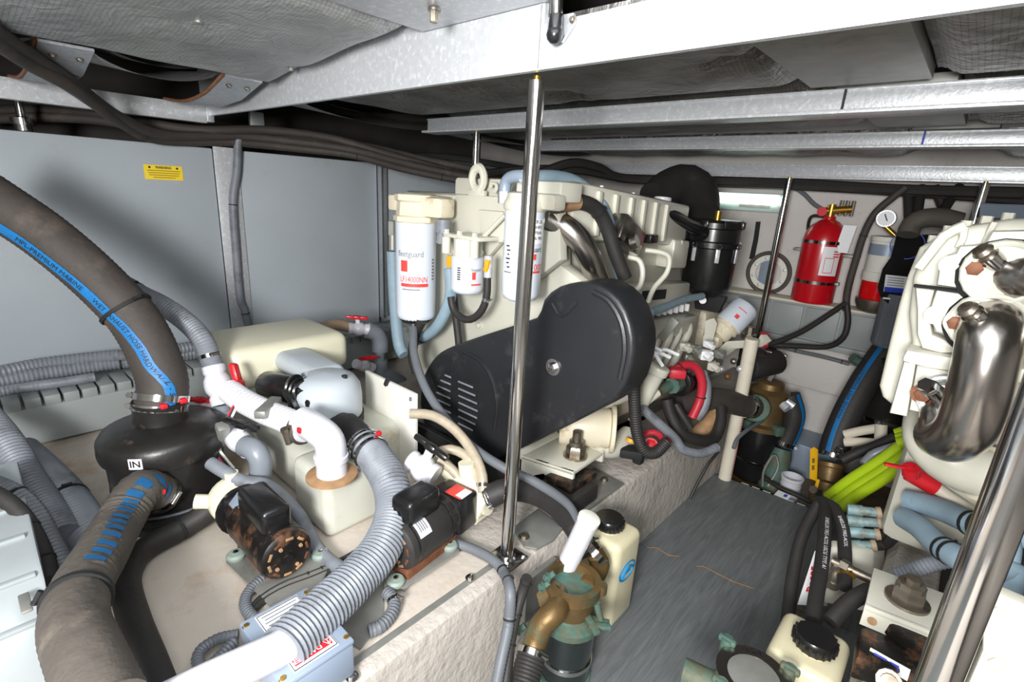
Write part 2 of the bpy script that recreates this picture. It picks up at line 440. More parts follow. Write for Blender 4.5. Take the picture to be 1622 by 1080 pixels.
def hull2(pts):
    """convex outline, in the XZ plane, of points that share one y"""
    q = sorted(pts, key=lambda p: (p.x, p.z)); out = []
    for seq in (q, q[::-1]):
        h = []
        for p in seq:
            while len(h) > 1 and (h[-1].x - h[-2].x) * (p.z - h[-2].z) - (h[-1].z - h[-2].z) * (p.x - h[-2].x) <= 1e-9: h.pop()
            h.append(p)
        out += h[:-1]
    return out
def disc_pts(c, r, n=18):
    return [c + Vector((math.cos(6.2832 * k / n) * r, 0, math.sin(6.2832 * k / n) * r)) for k in range(n)]
TO_CAM = Vector((0.6, -0.65, 0.35))
def at_path(pts, t):
    fr, L = path_frames(pts, 0.006); i = min(len(fr) - 1, max(0, int(t * (len(fr) - 1)))); return fr[i]
def clamp_mb(pts, t, r, w=0.014, screw=True, side=None):
    p, tt, u, wv, s = at_path(pts, t)
    mb = MB().ring(p - tt * w / 2, tt, r * 1.06, r * 0.9, w, 24)
    if screw:
        d = Vector(side) if side else Vector((0.8, 0.2, 0.6)); d = (d - tt * d.dot(tt)).normalized()
        b = tt.cross(d); c = p + d * r * 1.12
        mb.cyl(c - b * w * 0.9, c + b * w * 0.9, w * 0.42, n=10)
        mb.lathe(c + b * w * 0.9, b, [(w * 0.5, 0), (w * 0.5, w * 0.4)], 6)
    return mb
def hose(name, label, pts, r, mat, cat='hose', group=None, corr=None, clamps=(), ties=(), stripe=None, text=None, n=14, ds=0.02, ends=None, r2=None, parent=None, clamp_mat='steel'):
    """a run of hose; clamps / ties are positions 0..1; stripe = (direction, half angle, material); text = (string, size, material, s0, direction)"""
    mb = MB().tube(pts, r, n=n, ds=ds, corr=corr, r2=r2)
    if parent is None and not (clamps or ties or stripe or text or ends):
        return solo(name, mb, mat, label, cat, group)
    if parent is None:
        lo = min(pts, key=lambda p: p.z)
        root = thing(name, label, cat, lo, group)
        part('tube', mb, mat, root)
    else:
        root = part(name, mb, mat, parent, label)
    for c in clamps:
        part('hose_clamp', clamp_mb(pts, c, r * 1.02, w=max(0.009, min(0.016, r * 0.4))), clamp_mat, root)
    for c in ties:
        part('cable_tie', clamp_mb(pts, c, r * 1.01, w=max(0.004, min(.009, r * .25)), screw=True), 'black_matte', root)
    if stripe:
        fr, L = path_frames(pts, ds); vs = []; fs = []; d0, ha, sm = stripe; rr = r * (1 + (corr[1] if corr else 0)) + 0.001
        for i, (p, t, u, w, s) in enumerate(fr):
            f = Vector(d0); f = (f - t * f.dot(t)).normalized(); g = t.cross(f)
            for k in range(5):
                a = -ha + 2 * ha * k / 4; vs.append(p + (f * math.cos(a) + g * math.sin(a)) * rr)
        for i in range(len(fr) - 1):
            for k in range(4): fs.append((i * 5 + k, i * 5 + k + 1, i * 5 + 6 + k, i * 5 + 5 + k))
        part('stripe', MB().raw(vs, fs), sm, root)
    if text:
        txts = text if isinstance(text, list) else [text]
        for (tx, size, tm, t0, d0, flip) in txts:
            fr, L = path_frames(pts, 0.004); vs, fs = text_geo(tx); out = []; rr = r * (1 + (corr[1] if corr else 0)) + 0.0022
            for q in vs:
                s = t0 * L + q.x * size * (-1 if flip else 1)
                i = min(len(fr) - 1, max(0, int(s / L * (len(fr) - 1)))); p, t, u, w, _ = fr[i]
                e = s - fr[i][4]
                f = Vector(d0); f = (f - t * f.dot(t)).normalized(); g = t.cross(f)
                a = q.y * size / rr * (1 if flip else -1)
                out.append(p + t * e + (f * math.cos(a) + g * math.sin(a)) * rr)
            part('lettering', MB().raw(out, fs), tm, root)
    return root
def dup(root, offset, label=None, group=None):
    r = root.copy(); COL.objects.link(r); r.location = root.location + Vector(offset)
    if label: r['label'] = label
    if group: r['group'] = group
    for ch in root.children:
        c = ch.copy(); COL.objects.link(c); c.parent = r
        for g in ch.children:
            d = g.copy(); COL.objects.link(d); d.parent = c
    return r

# ================================================================ ROOM SHELL
ZP = 0.30          # level of the machinery platform and of the engine beds
# walkway floor: two vinyl covered boards over the bilge
fl = struct('floor', MB().span((-0.66, -0.9, -0.06), (0.04, 2.13, -0.02)), 'hull_dark')
jag = [(-0.655, 1.452), (-0.60, 1.445), (-0.575, 1.468), (-0.53, 1.462), (-0.50, 1.485), (-0.44, 1.482), (-0.42, 1.497), (-0.33, 1.498), (-0.27, 1.515), (-0.17, 1.523), (-0.05, 1.545), (0.03, 1.555)]
part('floor_board', MB().prism([V3(-0.655, -0.9, -0.02)] + [V3(x, y - 0.002, -0.02) for x, y in jag] + [V3(0.03, -0.9, -0.02)], (0, 0, 0.02)), 'floor_vinyl', fl)
part('floor_board', MB().prism([V3(-0.655, 2.118, -0.02)] + [V3(x, y + 0.003, -0.02) for x, y in jag] + [V3(0.03, 2.165, -0.02)], (0, 0, 0.02)), 'floor_vinyl', fl)
for i in range(len(jag) - 1):
    if i % 2 == 1 or i in (2, 6):
        a = V3(jag[i][0], jag[i][1], 0.0005); b = V3(jag[i + 1][0], jag[i + 1][1], 0.0005)
        part('torn_edge', MB().prism([a, b, b + V3(0, 0.003, 0), a + V3(0, 0.002, 0)], (0, 0, 0.002)), 'rust_tan', fl, label='pale torn edge of the vinyl floor joint')
for i in range(6):
    x = -0.50 + i * 0.043
    part('chipped_edge', plate((x, 2.128 + (x + .6) * 0.06, 0.001), (1, .06, 0), (0, 1, 0), 0.03, 0.004, 0.002), 'alu_white', fl)
struct('bilge_floor', MB().span((-0.9, 2.0, -0.2), (1.6, 2.85, -0.10)), 'bilge')
# port machinery platform and inner engine bed
pl = struct('platform_port', MB().prism([V3(-2.9, -1.2, 0.18), V3(-0.685, -1.2, 0.18), V3(-0.685, 0.745, 0.18), V3(-0.98, 0.745, 0.18), V3(-0.98, 0.93, 0.18), V3(-2.9, 0.93, 0.18)], (0, 0, ZP - 0.18), 0.004), 'platform')
part('edge_strip', MB().span((-0.683, -1.2, 0.2), (-0.668, 0.75, ZP - 0.002)), 'alu_dull', pl)
st = MB()
prof = [(-0.66, -0.2), (-0.63, -0.2), (-0.63, ZP - 0.03), (-0.636, ZP - 0.012), (-0.648, ZP - 0.006), (-0.665, ZP - 0.004), (-0.83, ZP - 0.004), (-0.83, -0.2)]
st.prism([V3(x, -1.2, z) for x, z in prof], (0, 3.98, 0))
struct('stringer_port', st, 'stringer')
struct('stringer_port_outer', MB().span((-1.75, 0.95, -0.2), (-1.45, 2.8, ZP - 0.03), 0.02), 'stringer')
struct('platform_outboard', MB().span((-2.9, 0.95, 0.15), (-1.76, 2.8, ZP - 0.01)), 'platform')
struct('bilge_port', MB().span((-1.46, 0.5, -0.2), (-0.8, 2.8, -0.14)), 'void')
st = MB()
prof = [(0.06, -0.2), (0.012, -0.2), (0.012, ZP - 0.03), (0.03, ZP), (0.42, ZP), (0.42, -0.2)]
st.prism([V3(x, -0.3, z) for x, z in prof], (0, 3.1, 0))
struct('stringer_starboard', st, 'stringer')
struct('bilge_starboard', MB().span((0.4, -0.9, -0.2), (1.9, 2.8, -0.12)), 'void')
struct('stringer_starboard_outer', MB().span((0.95, -0.9, -0.2), (1.9, 2.8, ZP), 0.02), 'stringer')
# walls
bw = struct('wall_front', MB().span((-2.95, 2.82, -0.3), (1.95, 2.9, 1.62)), 'bulkhead')
struct('wall_left', MB().span((-2.98, -1.3, -0.3), (-2.9, 2.9, 1.62)), 'hull_dark')
struct('wall_right', MB().span((1.9, -1.3, -0.3), (1.98, 2.9, 1.62)), 'bulkhead')
struct('wall_back', MB().span((-2.95, -1.3, -0.3), (1.95, -1.22, 1.62)), 'bulkhead')
# deck underside, with the hatch opening above the camera left clear
ce = MB()
ce.span((-2.95, -1.3, 1.56), (-0.62, 0.80, 1.62)); ce.span((-0.62, 0.76, 1.56), (1.95, 2.9, 1.62))
ce.span((-2.95, 0.80, 1.56), (-0.62, 2.9, 1.62)); ce.span((0.62, -1.3, 1.56), (1.95, 0.76, 1.62)); ce.span((-0.62, -1.3, 1.56), (0.62, -0.75, 1.62))
struct('ceiling', ce, 'hull_dark')

# ================================================================ OVERHEAD FRAMES
def beam(name, label, y, z0, h, x0, x1, depth, lip, joints=(), mat='alu_white'):
    t = thing(name, label, 'beam', (x0, y, z0))
    part('web', MB().span((x0, y, z0), (x1, y + 0.012, z0 + h), 0.001), mat, t)
    part('lower_flange', MB().span((x0, y - lip, z0 - 0.004), (x1, y + depth, z0 + 0.004), 0.001), mat, t)
    part('upper_flange', MB().span((x0, y - 0.004, z0 + h - 0.006), (x1, y + depth * 0.5, z0 + h), 0.001), mat, t)
    return t
b1 = thing('ceiling_beam', 'large bright aluminium crossbeam nearest the camera with gas strut bracket', 'beam', (-2.28, 0.745, 1.352))
part('web', MB().prism([V3(-2.28, 0.745, 1.352), V3(1.8, 0.745, 1.352), V3(1.8, 0.745, 1.452), V3(-2.28, 0.745, 1.400)], (0, 0.012, 0)), 'alu_white', b1)
part('upper_web', MB().span((-2.28, 0.746, 1.39), (-.625, 0.756, 1.555)), 'alu_white', b1)
part('weld_seam', MB().span((-0.632, 0.743, 1.354), (-0.629, 0.746, 1.45)), 'alu', b1)
part('corner_plate', MB().span((-2.33, 0.735, 1.33), (-2.20, 0.76, 1.405), 0.002), 'alu', b1)
b2 = beam('ceiling_beam', 'second overhead aluminium crossbeam, with lipped lower edge, beyond the front post', 1.375, 1.352, 0.05, -1.72, 1.8, 0.05, 0.03)
part('joint_plate', MB().span((-0.29, 1.37, 1.352), (-0.285, 1.373, 1.4)), 'ink', b2)
b3 = beam('ceiling_beam', 'third overhead aluminium crossbeam, midway over the far engine', 2.08, 1.350, 0.045, -1.75, 1.8, 0.05, 0.02)
part('joint_plate', MB().span((-0.20, 2.074, 1.35), (-0.195, 2.079, 1.394)), 'ink_blue', b3)
beam('ceiling_beam', 'farthest and lowest overhead crossbeam, above the red fire extinguisher', 2.62, 1.277, 0.055, -1.75, 1.8, 0.04, 0.01)
# foil faced hatch panels: thick quilted boards, surface pulled in at fixing studs
def foil_panel(name, label, x0, x1, y0, y1, z, studs, mat, sag=0.0, th=0.05, res=0.014):
    nx = max(4, int((x1 - x0) / res)); ny = max(4, int((y1 - y0) / res)); vs = []; fs = []
    for j in range(ny + 1):
        for i in range(nx + 1):
            x = x0 + (x1 - x0) * i / nx; y = y0 + (y1 - y0) * j / ny
            e = min(x - x0, x1 - x, y - y0, y1 - y)
            zz = z + sag * (x - x0) / (x1 - x0) + 0.028 * math.exp(-(e / 0.03) ** 2)
            for sx, sy, dp in studs:
                d = math.hypot(x - sx, y - sy); a = math.atan2(y - sy, x - sx)
                zz += dp * math.exp(-(d / 0.045) ** 2) + dp * 0.30 * math.exp(-(d / 0.10) ** 2) * abs(math.sin(a * 4.5 + 1.3 * math.sin(a * 2)))
            zz += 0.003 * math.sin(x * 23 + y * 9) * math.sin(y * 17)
            vs.append(V3(x, y, zz))
    o = len(vs)
    for j in range(ny):
        for i in range(nx):
            q = j * (nx + 1) + i; fs.append((q, q + 1, q + nx + 2, q + nx + 1))
    rim = [i for i in range(nx + 1)] + [j * (nx + 1) + nx for j in range(1, ny + 1)] + [ny * (nx + 1) + i for i in range(nx - 1, -1, -1)] + [j * (nx + 1) for j in range(ny - 1, 0, -1)]
    for k in rim: vs.append(V3(vs[k].x, vs[k].y, z + th))
    m = len(rim)
    for k in range(m): fs.append((rim[k], rim[(k + 1) % m], o + (k + 1) % m, o + k))
    fs.append(tuple(o + k for k in range(m)))
    t = thing(name, label, 'insulation', (x0, y0, z))
    part('foil_facing', MB().raw(vs, fs), mat, t, ang=60)
    for sx, sy, dp in studs:
        part('fixing_stud', MB().cyl((sx, sy, z + sag * (sx - x0) / (x1 - x0) + dp * .8), (sx, sy, z + sag * (sx - x0) / (x1 - x0) + dp + .012), 0.007, n=8), 'alu_dull', t)
    return t
foil_panel('foil_insulation', 'wide foil-faced hatch panel overhead at the top left corner', -1.62, -0.955, -0.6, 0.738, 1.398, [(-1.25, 0.42, .010), (-1.45, 0.70, .012), (-1.35, -.1, .012)], 'foil', sag=.052, th=.11)
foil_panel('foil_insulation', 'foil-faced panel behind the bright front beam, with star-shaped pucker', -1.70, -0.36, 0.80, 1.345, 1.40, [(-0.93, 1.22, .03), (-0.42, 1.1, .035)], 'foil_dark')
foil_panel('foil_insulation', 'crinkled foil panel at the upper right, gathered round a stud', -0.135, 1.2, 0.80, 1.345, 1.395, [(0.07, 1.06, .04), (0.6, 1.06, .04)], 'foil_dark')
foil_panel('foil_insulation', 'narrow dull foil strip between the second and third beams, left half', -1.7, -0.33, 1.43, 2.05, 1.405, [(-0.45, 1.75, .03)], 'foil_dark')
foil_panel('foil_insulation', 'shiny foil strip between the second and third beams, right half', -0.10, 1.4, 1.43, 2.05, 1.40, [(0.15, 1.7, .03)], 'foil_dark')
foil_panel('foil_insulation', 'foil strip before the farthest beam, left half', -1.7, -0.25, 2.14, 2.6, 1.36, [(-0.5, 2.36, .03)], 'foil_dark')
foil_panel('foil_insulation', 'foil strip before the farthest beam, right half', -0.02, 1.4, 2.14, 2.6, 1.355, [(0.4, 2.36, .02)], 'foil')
for y0, y1, nm in ((0.80, 1.36, 'first'), (1.43, 2.07, 'second'), (2.14, 2.61, 'third')):
    xa = -0.355 if nm == 'first' else (-0.32 if nm == 'second' else -0.24); xb = -0.14 if nm == 'first' else (-0.105 if nm == 'second' else -0.03)
    g = MB().span((xa, y0, 1.405), (xb, y1, 1.43), 0.002)
    solo('hatch_girder', g, 'alu_dull', 'dull metal girder between the foil panels in the %s bay from the front beam' % nm, 'girder', 'lengthwise girders')
# coaming plate and its bolt, at the edge of the open hatch
t = thing('hatch_coaming', 'mottled aluminium coaming plate with a hanging bolt beside the open hatch', 'coaming', (-0.78, 0, 1.452))
part('plate', MB().span((-0.945, -0.75, 1.452), (-0.62, 0.742, 1.465), 0.002), 'alu_white', t)
part('side_lip', MB().span((-0.63, -0.75, 1.452), (-0.615, 0.742, 1.56)), 'alu', t)
bb = HZ(688, 14, 1.45)
part('bolt', MB().hexbolt(bb, (0, 0, -1), 0.008, 0.022), 'bolt_steel', t)
# gas strut of the hatch lid
t = thing('gas_strut', 'hatch gas strut with black ball joint on a triangular bracket', 'gas strut', (-0.578, 0.72, 1.39))
c = HY(879, 55, 0.725)
part('socket', MB().cyl(c + V3(0, 0.0, -0.002), c + V3(0.0, 0, 0.03), 0.0125, 0.011, n=14, bev=0.002).sphere(c, 0.0145, n=12), 'black_gloss', t)
part('tube', MB().cyl(c + V3(0, 0, 0.027), c + V3(0.01, -0.05, 0.36), 0.0105, n=14), 'steel', t)
q = [HY(x, y, 0.742) for x, y in ((868, 30), (912, 22), (912, 38), (893, 68), (872, 66))]
br = part('bracket', MB().prism(q, (0, -0.006, 0)), 'alu', t)
part('screw', MB().hexbolt(HY(907, 31, 0.736), (0, -1, 0), 0.004, 0.005), 'bolt_steel', t)

# port side frames above the tanks
solo('frame_rail', MB().span((-2.24, -0.9, 1.325), (-2.20, 0.735, 1.385), 0.002), 'alu_white', 'pale aluminium rail running above the grey tanks at the left', 'rail')
solo('frame_rail', MB().span((-2.36, 0.76, 1.26), (-2.33, 2.8, 1.31), 0.002), 'alu', 'dull aluminium rail above the far tanks, behind the black cables', 'rail')
solo('frame_upright', MB().span((-2.32, 0.93, 1.26), (-2.30, 0.985, 1.40), 0.002), 'alu', 'short white upright under the big beam, behind the cables', 'upright')
def bulge(name, label, x0, x1, y0, y1, z, mat):
    vs = []; fs = []; n = 10; m = 14
    for j in range(m + 1):
        for i in range(n + 1):
            u = i / n; v = j / m
            vs.append(V3(x0 + (x1 - x0) * u, y0 + (y1 - y0) * v, z - 0.045 * math.sin(math.pi * v) ** .6 * (0.3 + 0.7 * u) + 0.05 * (1 - u)))
    for j in range(m):
        for i in range(n): q = j * (n + 1) + i; fs.append((q, q + 1, q + n + 2, q + n + 1))
    o = len(vs)
    vs += [p + V3(0, 0, 0.03) for p in vs]; fs += [tuple(o + k for k in reversed(f)) for f in fs]
    return solo(name, MB().raw(vs, fs), mat, label, 'insulation', ang=60)
bulge('insulation_bulge', 'sagging foil insulation between grey brackets, upper left', -2.17, -1.66, 0.31, 0.60, 1.42, 'foil')
bulge('insulation_bulge', 'sagging foil insulation at the extreme upper left edge', -2.17, -1.66, -0.75, 0.23, 1.42, 'foil')
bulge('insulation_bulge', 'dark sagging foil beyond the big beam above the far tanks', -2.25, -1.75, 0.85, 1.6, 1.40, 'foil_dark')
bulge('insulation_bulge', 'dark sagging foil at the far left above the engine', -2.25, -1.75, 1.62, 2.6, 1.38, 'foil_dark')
for yy, nm in ((0.27, 'bent grey bracket with wood edge, left, under the foil ceiling'), (0.655, 'bent grey bracket with wood edge beside the big beam')):
    t = thing('insulation_bracket', nm, 'bracket', (-2.05, yy, 1.40), 'bent brackets under the insulation')
    pts = [V3(-2.18, yy, 1.382), V3(-1.98, yy, 1.362), V3(-1.80, yy, 1.372), V3(-1.64, yy, 1.408)]
    vs = []; fs = []
    for k, p in enumerate(pts): vs += [p + V3(0, -0.05, 0), p + V3(0, 0.05, 0), p + V3(0, 0.05, .006), p + V3(0, -0.05, .006)]
    for k in range(3):
        for e in range(4): fs.append((k * 4 + e, k * 4 + (e + 1) % 4, k * 4 + 4 + (e + 1) % 4, k * 4 + 4 + e))
    fs += [(0, 1, 2, 3), (15, 14, 13, 12)]
    part('strap', MB().raw(vs, fs), 'alu', t)
    part('wood_edge', MB().tube([p + V3(0, -0.055, 0.004) for p in pts], 0.005, n=6), 'wood_edge', t)
    part('screw', MB().hexbolt(V3(-1.70, yy - .02, 1.394), (0, 0, -1), 0.006, 0.006), 'bolt_steel', t)
    part('screw', MB().hexbolt(V3(-1.70, yy + .03, 1.394), (0, 0, -1), 0.006, 0.006), 'bolt_steel', t)

# ================================================================ TANKS AND DUCTS ON THE PORT SIDE
XW = -2.29
tk = thing('fuel_tank', 'large grey tank at the left with a yellow warning label', 'tank', (-2.58, -0.2, ZP), 'grey tanks along the port side')
part('shell', MB().span((-2.86, -1.15, ZP), (XW, 0.772, 1.243), 0.006), 'tank_grey', tk)
fp = HX(36, 196, -2.36)
part('filler_fitting', MB().lathe(V3(-2.36, fp.y, 1.235), (0, 0, 1), [(0.045, 0), (0.045, .008), (0.022, .012), (0.022, .03), (0.03, .03), (0.03, .05), (0.012, .055), (0.012, .12)], 12), 'steel', tk)
q = [HX(x, y, XW) for x, y in ((227, 261), (287.5, 262), (290.5, 286), (230, 284.5))]
c = sum(q, Vector()) / 4; w = (q[1] - q[0]).length; h = (q[0] - q[3]).length
sg = part('warning_label', MB().span((XW - .001, c.y - w / 2, c.z - h / 2), (XW + 0.002, c.y + w / 2, c.z + h / 2)), 'yellow', tk, label='yellow warning label with black print')
lettering('WARNING', c + V3(.0035, 0, h * .33), (0, 1, 0), (0, 0, 1), h * .26, sg, bold=True, width=w * .42)
for sgn in (-1, 1): part('warning_mark', MB().cyl(c + V3(.002, sgn * w * .36, h * .33), c + V3(.0035, sgn * w * .36, h * .33), h * .075, n=12), 'ink', sg)
for i, k in enumerate((.86, .82, .78, .58)):
    part('print_line', plate(c + V3(.0025, 0, h * (.12 - .155 * i)), (0, 1, 0), (0, 0, 1), w * k, h * .045), 'ink_brown', sg)
tk = thing('fuel_tank', 'grey tank between the two aluminium bars, behind the pump tank', 'tank', (-2.58, 1.15, ZP), 'grey tanks along the port side')
part('shell', MB().span((-2.86, 0.80, ZP), (XW, 1.515, 1.243), 0.006), 'tank_grey', tk)
tk = thing('fuel_tank', 'farthest grey tank, partly hidden behind the white filters', 'tank', (-2.58, 2.1, ZP), 'grey tanks along the port side')
part('shell', MB().span((-2.86, 1.555, ZP), (XW - 0.02, 2.78, 1.243), 0.006), 'tank_grey', tk)
solo('flat_bar', MB().span((XW + .001, 0.772, 0.47), (XW + 0.008, 0.862, 1.25), 0.001), 'alu_white', 'bright aluminium flat bar between tanks, carrying a tied conduit', 'bar')
t = thing('angle_bar', 'aluminium angle bar beside the large white oil filter', 'bar', (XW, 1.54, 0.46))
part('face', MB().span((XW + .001, 1.515, 0.46), (XW + .006, 1.57, 1.25), 0.001), 'alu', t)
part('leg', MB().span((XW + .001, 1.515, 0.46), (XW + .035, 1.52, 1.25), 0.001), 'alu', t)
cx = XW + 0.022
hose('conduit', 'grey ribbed conduit tied down the bright flat bar', [HX(x, y, cx) for x, y in ((377, 215), (375, 270), (369, 320), (374, 400), (380, 470), (387, 490))] + [HX(395, 520, cx), HX(404, 560, cx + .02)], 0.0155, 'corr_grey', cat='conduit', corr=(0.011, .05), n=12, ties=(0.30, 0.80))
# slotted wiring ducts
def duct(name, label, x0, x1, y0, y1, z0, z1, along, n, pitch):
    t = thing(name, label, 'wiring duct', ((x0 + x1) / 2, (y0 + y1) / 2, z0))
    part('trunk', MB().span((x0, y0, z0), (x1, y1, z1 - 0.03), 0.003), 'duct_grey', t)
    proto = None
    for i in range(n):
        if along == 'y':
            off = V3(0, pitch * i, 0)
            if proto is None: proto = part('finger', MB().span((x1 - 0.12, y0 + .004, z1 - 0.032), (x1, y0 + pitch - 0.003, z1), 0.003), 'duct_grey', t)
        else:
            off = V3(pitch * i, 0, 0)
            if proto is None: proto = part('finger', MB().span((x0 + .004, y0, z1 - 0.06), (x0 + pitch - 0.006, y0 + .05, z1), 0.003), 'duct_grey', t)
        if i:
            c = proto.copy(); COL.objects.link(c); c.parent = t; c.location = off
    return t
duct('wiring_duct', 'long grey slotted wiring duct along the foot of the tanks', -2.288, -2.016, -0.7, 0.905, ZP + 0.012, 0.462, 'y', 35, 0.0458)
duct('wiring_duct', 'grey slotted wiring duct behind the tan hose and grey elbow', -2.288, -2.03, 0.915, 2.3, ZP + 0.012, 0.462, 'y', 30, 0.046)
# ribbed conduits lying on the duct
zc = 0.462
hose('conduit', 'upper grey ribbed conduit lying along the duct against the tank', [HZ(x, y, zc + .05) for x, y in ((-60, 602), (0, 590), (60, 578), (150, 567), (250, 558), (330, 545))], 0.022, 'corr_grey', cat='conduit', corr=(0.012, .06), n=12)
hose('conduit', 'middle grey ribbed conduit with a grey clip on the duct', [HZ(x, y, zc + .024) for x, y in ((-60, 618), (0, 604), (80, 590), (165, 577), (260, 566), (320, 557))], 0.024, 'corr_grey', cat='conduit', corr=(0.012, .06), n=12, ties=(0.62,))
hose('conduit', 'lowest grey ribbed conduit at the left end of the duct', [HZ(x, y, zc + .02) for x, y in ((-60, 636), (0, 620), (50, 612), (100, 605), (150, 597))], 0.016, 'corr_grey', cat='conduit', corr=(0.011, .06), n=12)
# ================================================================ POSTS
def post(label, x, y, z0, z1, r, base=True):
    t = thing('stanchion', label, 'post', (x, y, z0), 'polished steel posts')
    part('tube', MB().cyl((x, y, z0), (x, y, z1), r, n=28), 'steel', t)
    if base:
        part('foot', MB().box((x, y, z0 + 0.004), (0.075, 0.075, 0.008), 0.002).lathe((x, y, z0 + .008), (0, 0, 1), [(r + .006, 0), (r + .002, .006)], 24), 'steel', t)
        for dx, dy in ((-.028, -.028), (.028, -.028), (.028, .028), (-.028, .028)):
            part('screw', MB().hexbolt((x + dx, y + dy, z0 + .008), (0, 0, 1), .005, .005), 'steel', t)
    part('cap', MB().cyl((x, y, z1 - .006), (x, y, z1 + .008), r * 0.45, n=12), 'brass', t)
    return t
post('tall polished steel post in the middle, in front of the black belt guard', -0.664, 0.782, ZP, 1.344, 0.0158)
post('thick polished steel post cutting across the lower right corner', 0.083, 0.695, ZP, 1.352, 0.0205)
post('slim steel post standing before the fire extinguisher wall', -0.69, 2.6, 0.50, 1.27, 0.0155, base=False)
post('short visible steel post above the right-hand engine', -0.030, 2.6, ZP, 1.27, 0.0155, base=False)
post('thin bronze-tinted steel post behind the lifting eye', -1.455, 1.39, ZP, 1.345, 0.0125, base=False)

# ================================================================ OVERHEAD CABLES (PORT)
cab = [((-40, 28), (40, 82), (110, 128), (190, 186), (262, 214), (380, 216), (480, 226), (560, 238), (640, 258), (720, 276), (800, 290)),
       ((-40, 44), (40, 98), (120, 142), (190, 194), (255, 222), (380, 226), (480, 236), (560, 246), (640, 268), (730, 286), (810, 296)),
       ((-40, 190), (60, 186), (150, 190), (230, 204), (300, 214), (400, 210), (500, 222), (580, 232), (660, 250), (740, 266), (820, 282)),
       ((-40, 176), (60, 174), (160, 180), (240, 196), (320, 206), (420, 206), (520, 218), (600, 240), (680, 262), (740, 278), (830, 290))]
dd = [0.92, 1.12, 1.30, 1.58, 1.80, 2.02, 2.14, 2.2, 2.3, 2.38, 2.46]
nm = ['thick black cable sweeping down from the top left corner, upper of the pair', 'thick black cable sweeping down from the top left corner, lower of the pair',
      'black cable lying just above the tank tops, lower run', 'black cable lying just under the pale rail, upper run']
for k, c in enumerate(cab):
    off = (0, .012, .08, .10)[k]
    ds_ = [d + off for d in dd] if k < 2 else [1.75, 1.78, 1.82, 1.86, 1.92, 2.06, 2.18, 2.25, 2.36, 2.44, 2.52]
    hose('cable', nm[k], [P(x, y, d) for (x, y), d in zip(c, ds_)], (0.017, 0.016, 0.017, .017)[k], 'rubber_exhaust', cat='cable', group='black cable bundle over the tanks', n=10, ds=.03,
         ties=((0.36, 0.70, 0.86) if k == 1 else ()))
hose('conduit', 'pale grey ribbed conduit beside the thick cables, top left corner', [P(x, y, d) for x, y, d in ((-40, 46, 1.0), (30, 92, 1.2), (90, 126, 1.36), (150, 166, 1.55), (200, 196, 1.70))], 0.014, 'corr_grey', cat='conduit', corr=(.009, .05), n=12)
hose('cable', 'black cable bundle crossing over the engine towards the far wall', [P(x, y, d) for x, y, d in ((800, 288, 2.4), (850, 276, 2.45), (905, 258, 2.5), (950, 266, 2.55), (985, 282, 2.6), (1100, 286, 2.56), (1250, 290, 2.38), (1420, 300, 2.12), (1622, 306, 1.85))], 0.022, 'rubber', cat='cable', n=8, ds=.04)
hose('cable', 'second black cable under the farthest beam', [P(x, y, d) for x, y, d in ((760, 276, 2.45), (840, 268, 2.5), (920, 270, 2.55), (1000, 284, 2.6), (1130, 290, 2.54), (1300, 296, 2.3), (1500, 308, 2.02), (1640, 318, 1.85))], 0.02, 'rubber', cat='cable', n=8, ds=.04)
hose('cable', 'thin cable with dark connectors on the ledge above the far tanks', [P(x, y, d) for x, y, d in ((640, 247, 2.55), (700, 248, 2.6), (760, 256, 2.65), (830, 268, 2.7))], 0.016, 'black_matte', cat='cable', n=8, ties=(0.2, 0.5, 0.8))

# ================================================================ WATERLOCK MUFFLER AND EXHAUST HOSES
mc = HZ(277, 797, ZP)
mc = V3(mc.x, mc.y, ZP)
mu = thing('muffler', 'round black waterlock muffler with a white IN label', 'muffler', mc)
part('body', MB().lathe(mc, (0, 0, 1), [(0.140, 0), (0.146, 0.006), (0.146, 0.03), (0.130, 0.04), (0.126, 0.10), (0.128, 0.185), (0.128, 0.19)], 40), 'muffler_black', mu)
part('lid', MB().lathe(mc, (0, 0, 1), [(0.129, 0.166), (0.138, 0.170), (0.141, 0.185), (0.139, 0.214), (0.130, 0.228), (0.10, 0.242), (0.064, 0.249), (0.06, 0.250)], 40), 'muffler_black', mu)
part('outlet_collar', MB().lathe(mc + V3(0, 0.0, 0.24), (0.02, 0.03, 1), [(0.062, 0), (0.060, 0.02), (0.060, 0.06)], 28), 'muffler_black', mu)
part('foot_ring', MB().torus(mc + V3(0, 0, .045), (0, 0, 1), 0.131, 0.004, 40, 6), 'corr_dark', mu)
fr_ = V3(math.cos(math.radians(-38)), math.sin(math.radians(-38)), 0)
fr2 = V3(math.cos(math.radians(-22)), math.sin(math.radians(-22)), 0)
lab = part('inlet_label', band_round(mc, (0, 0, 1), 0.1425, 0.186, 0.212, -0.10, 0.10, fr_), 'white', mu, label='white label reading IN')
lettering_round('IN', mc, (0, 0, 1), 0.1437, 0.199, 0, 0.023, lab, bold=True, front=fr_)
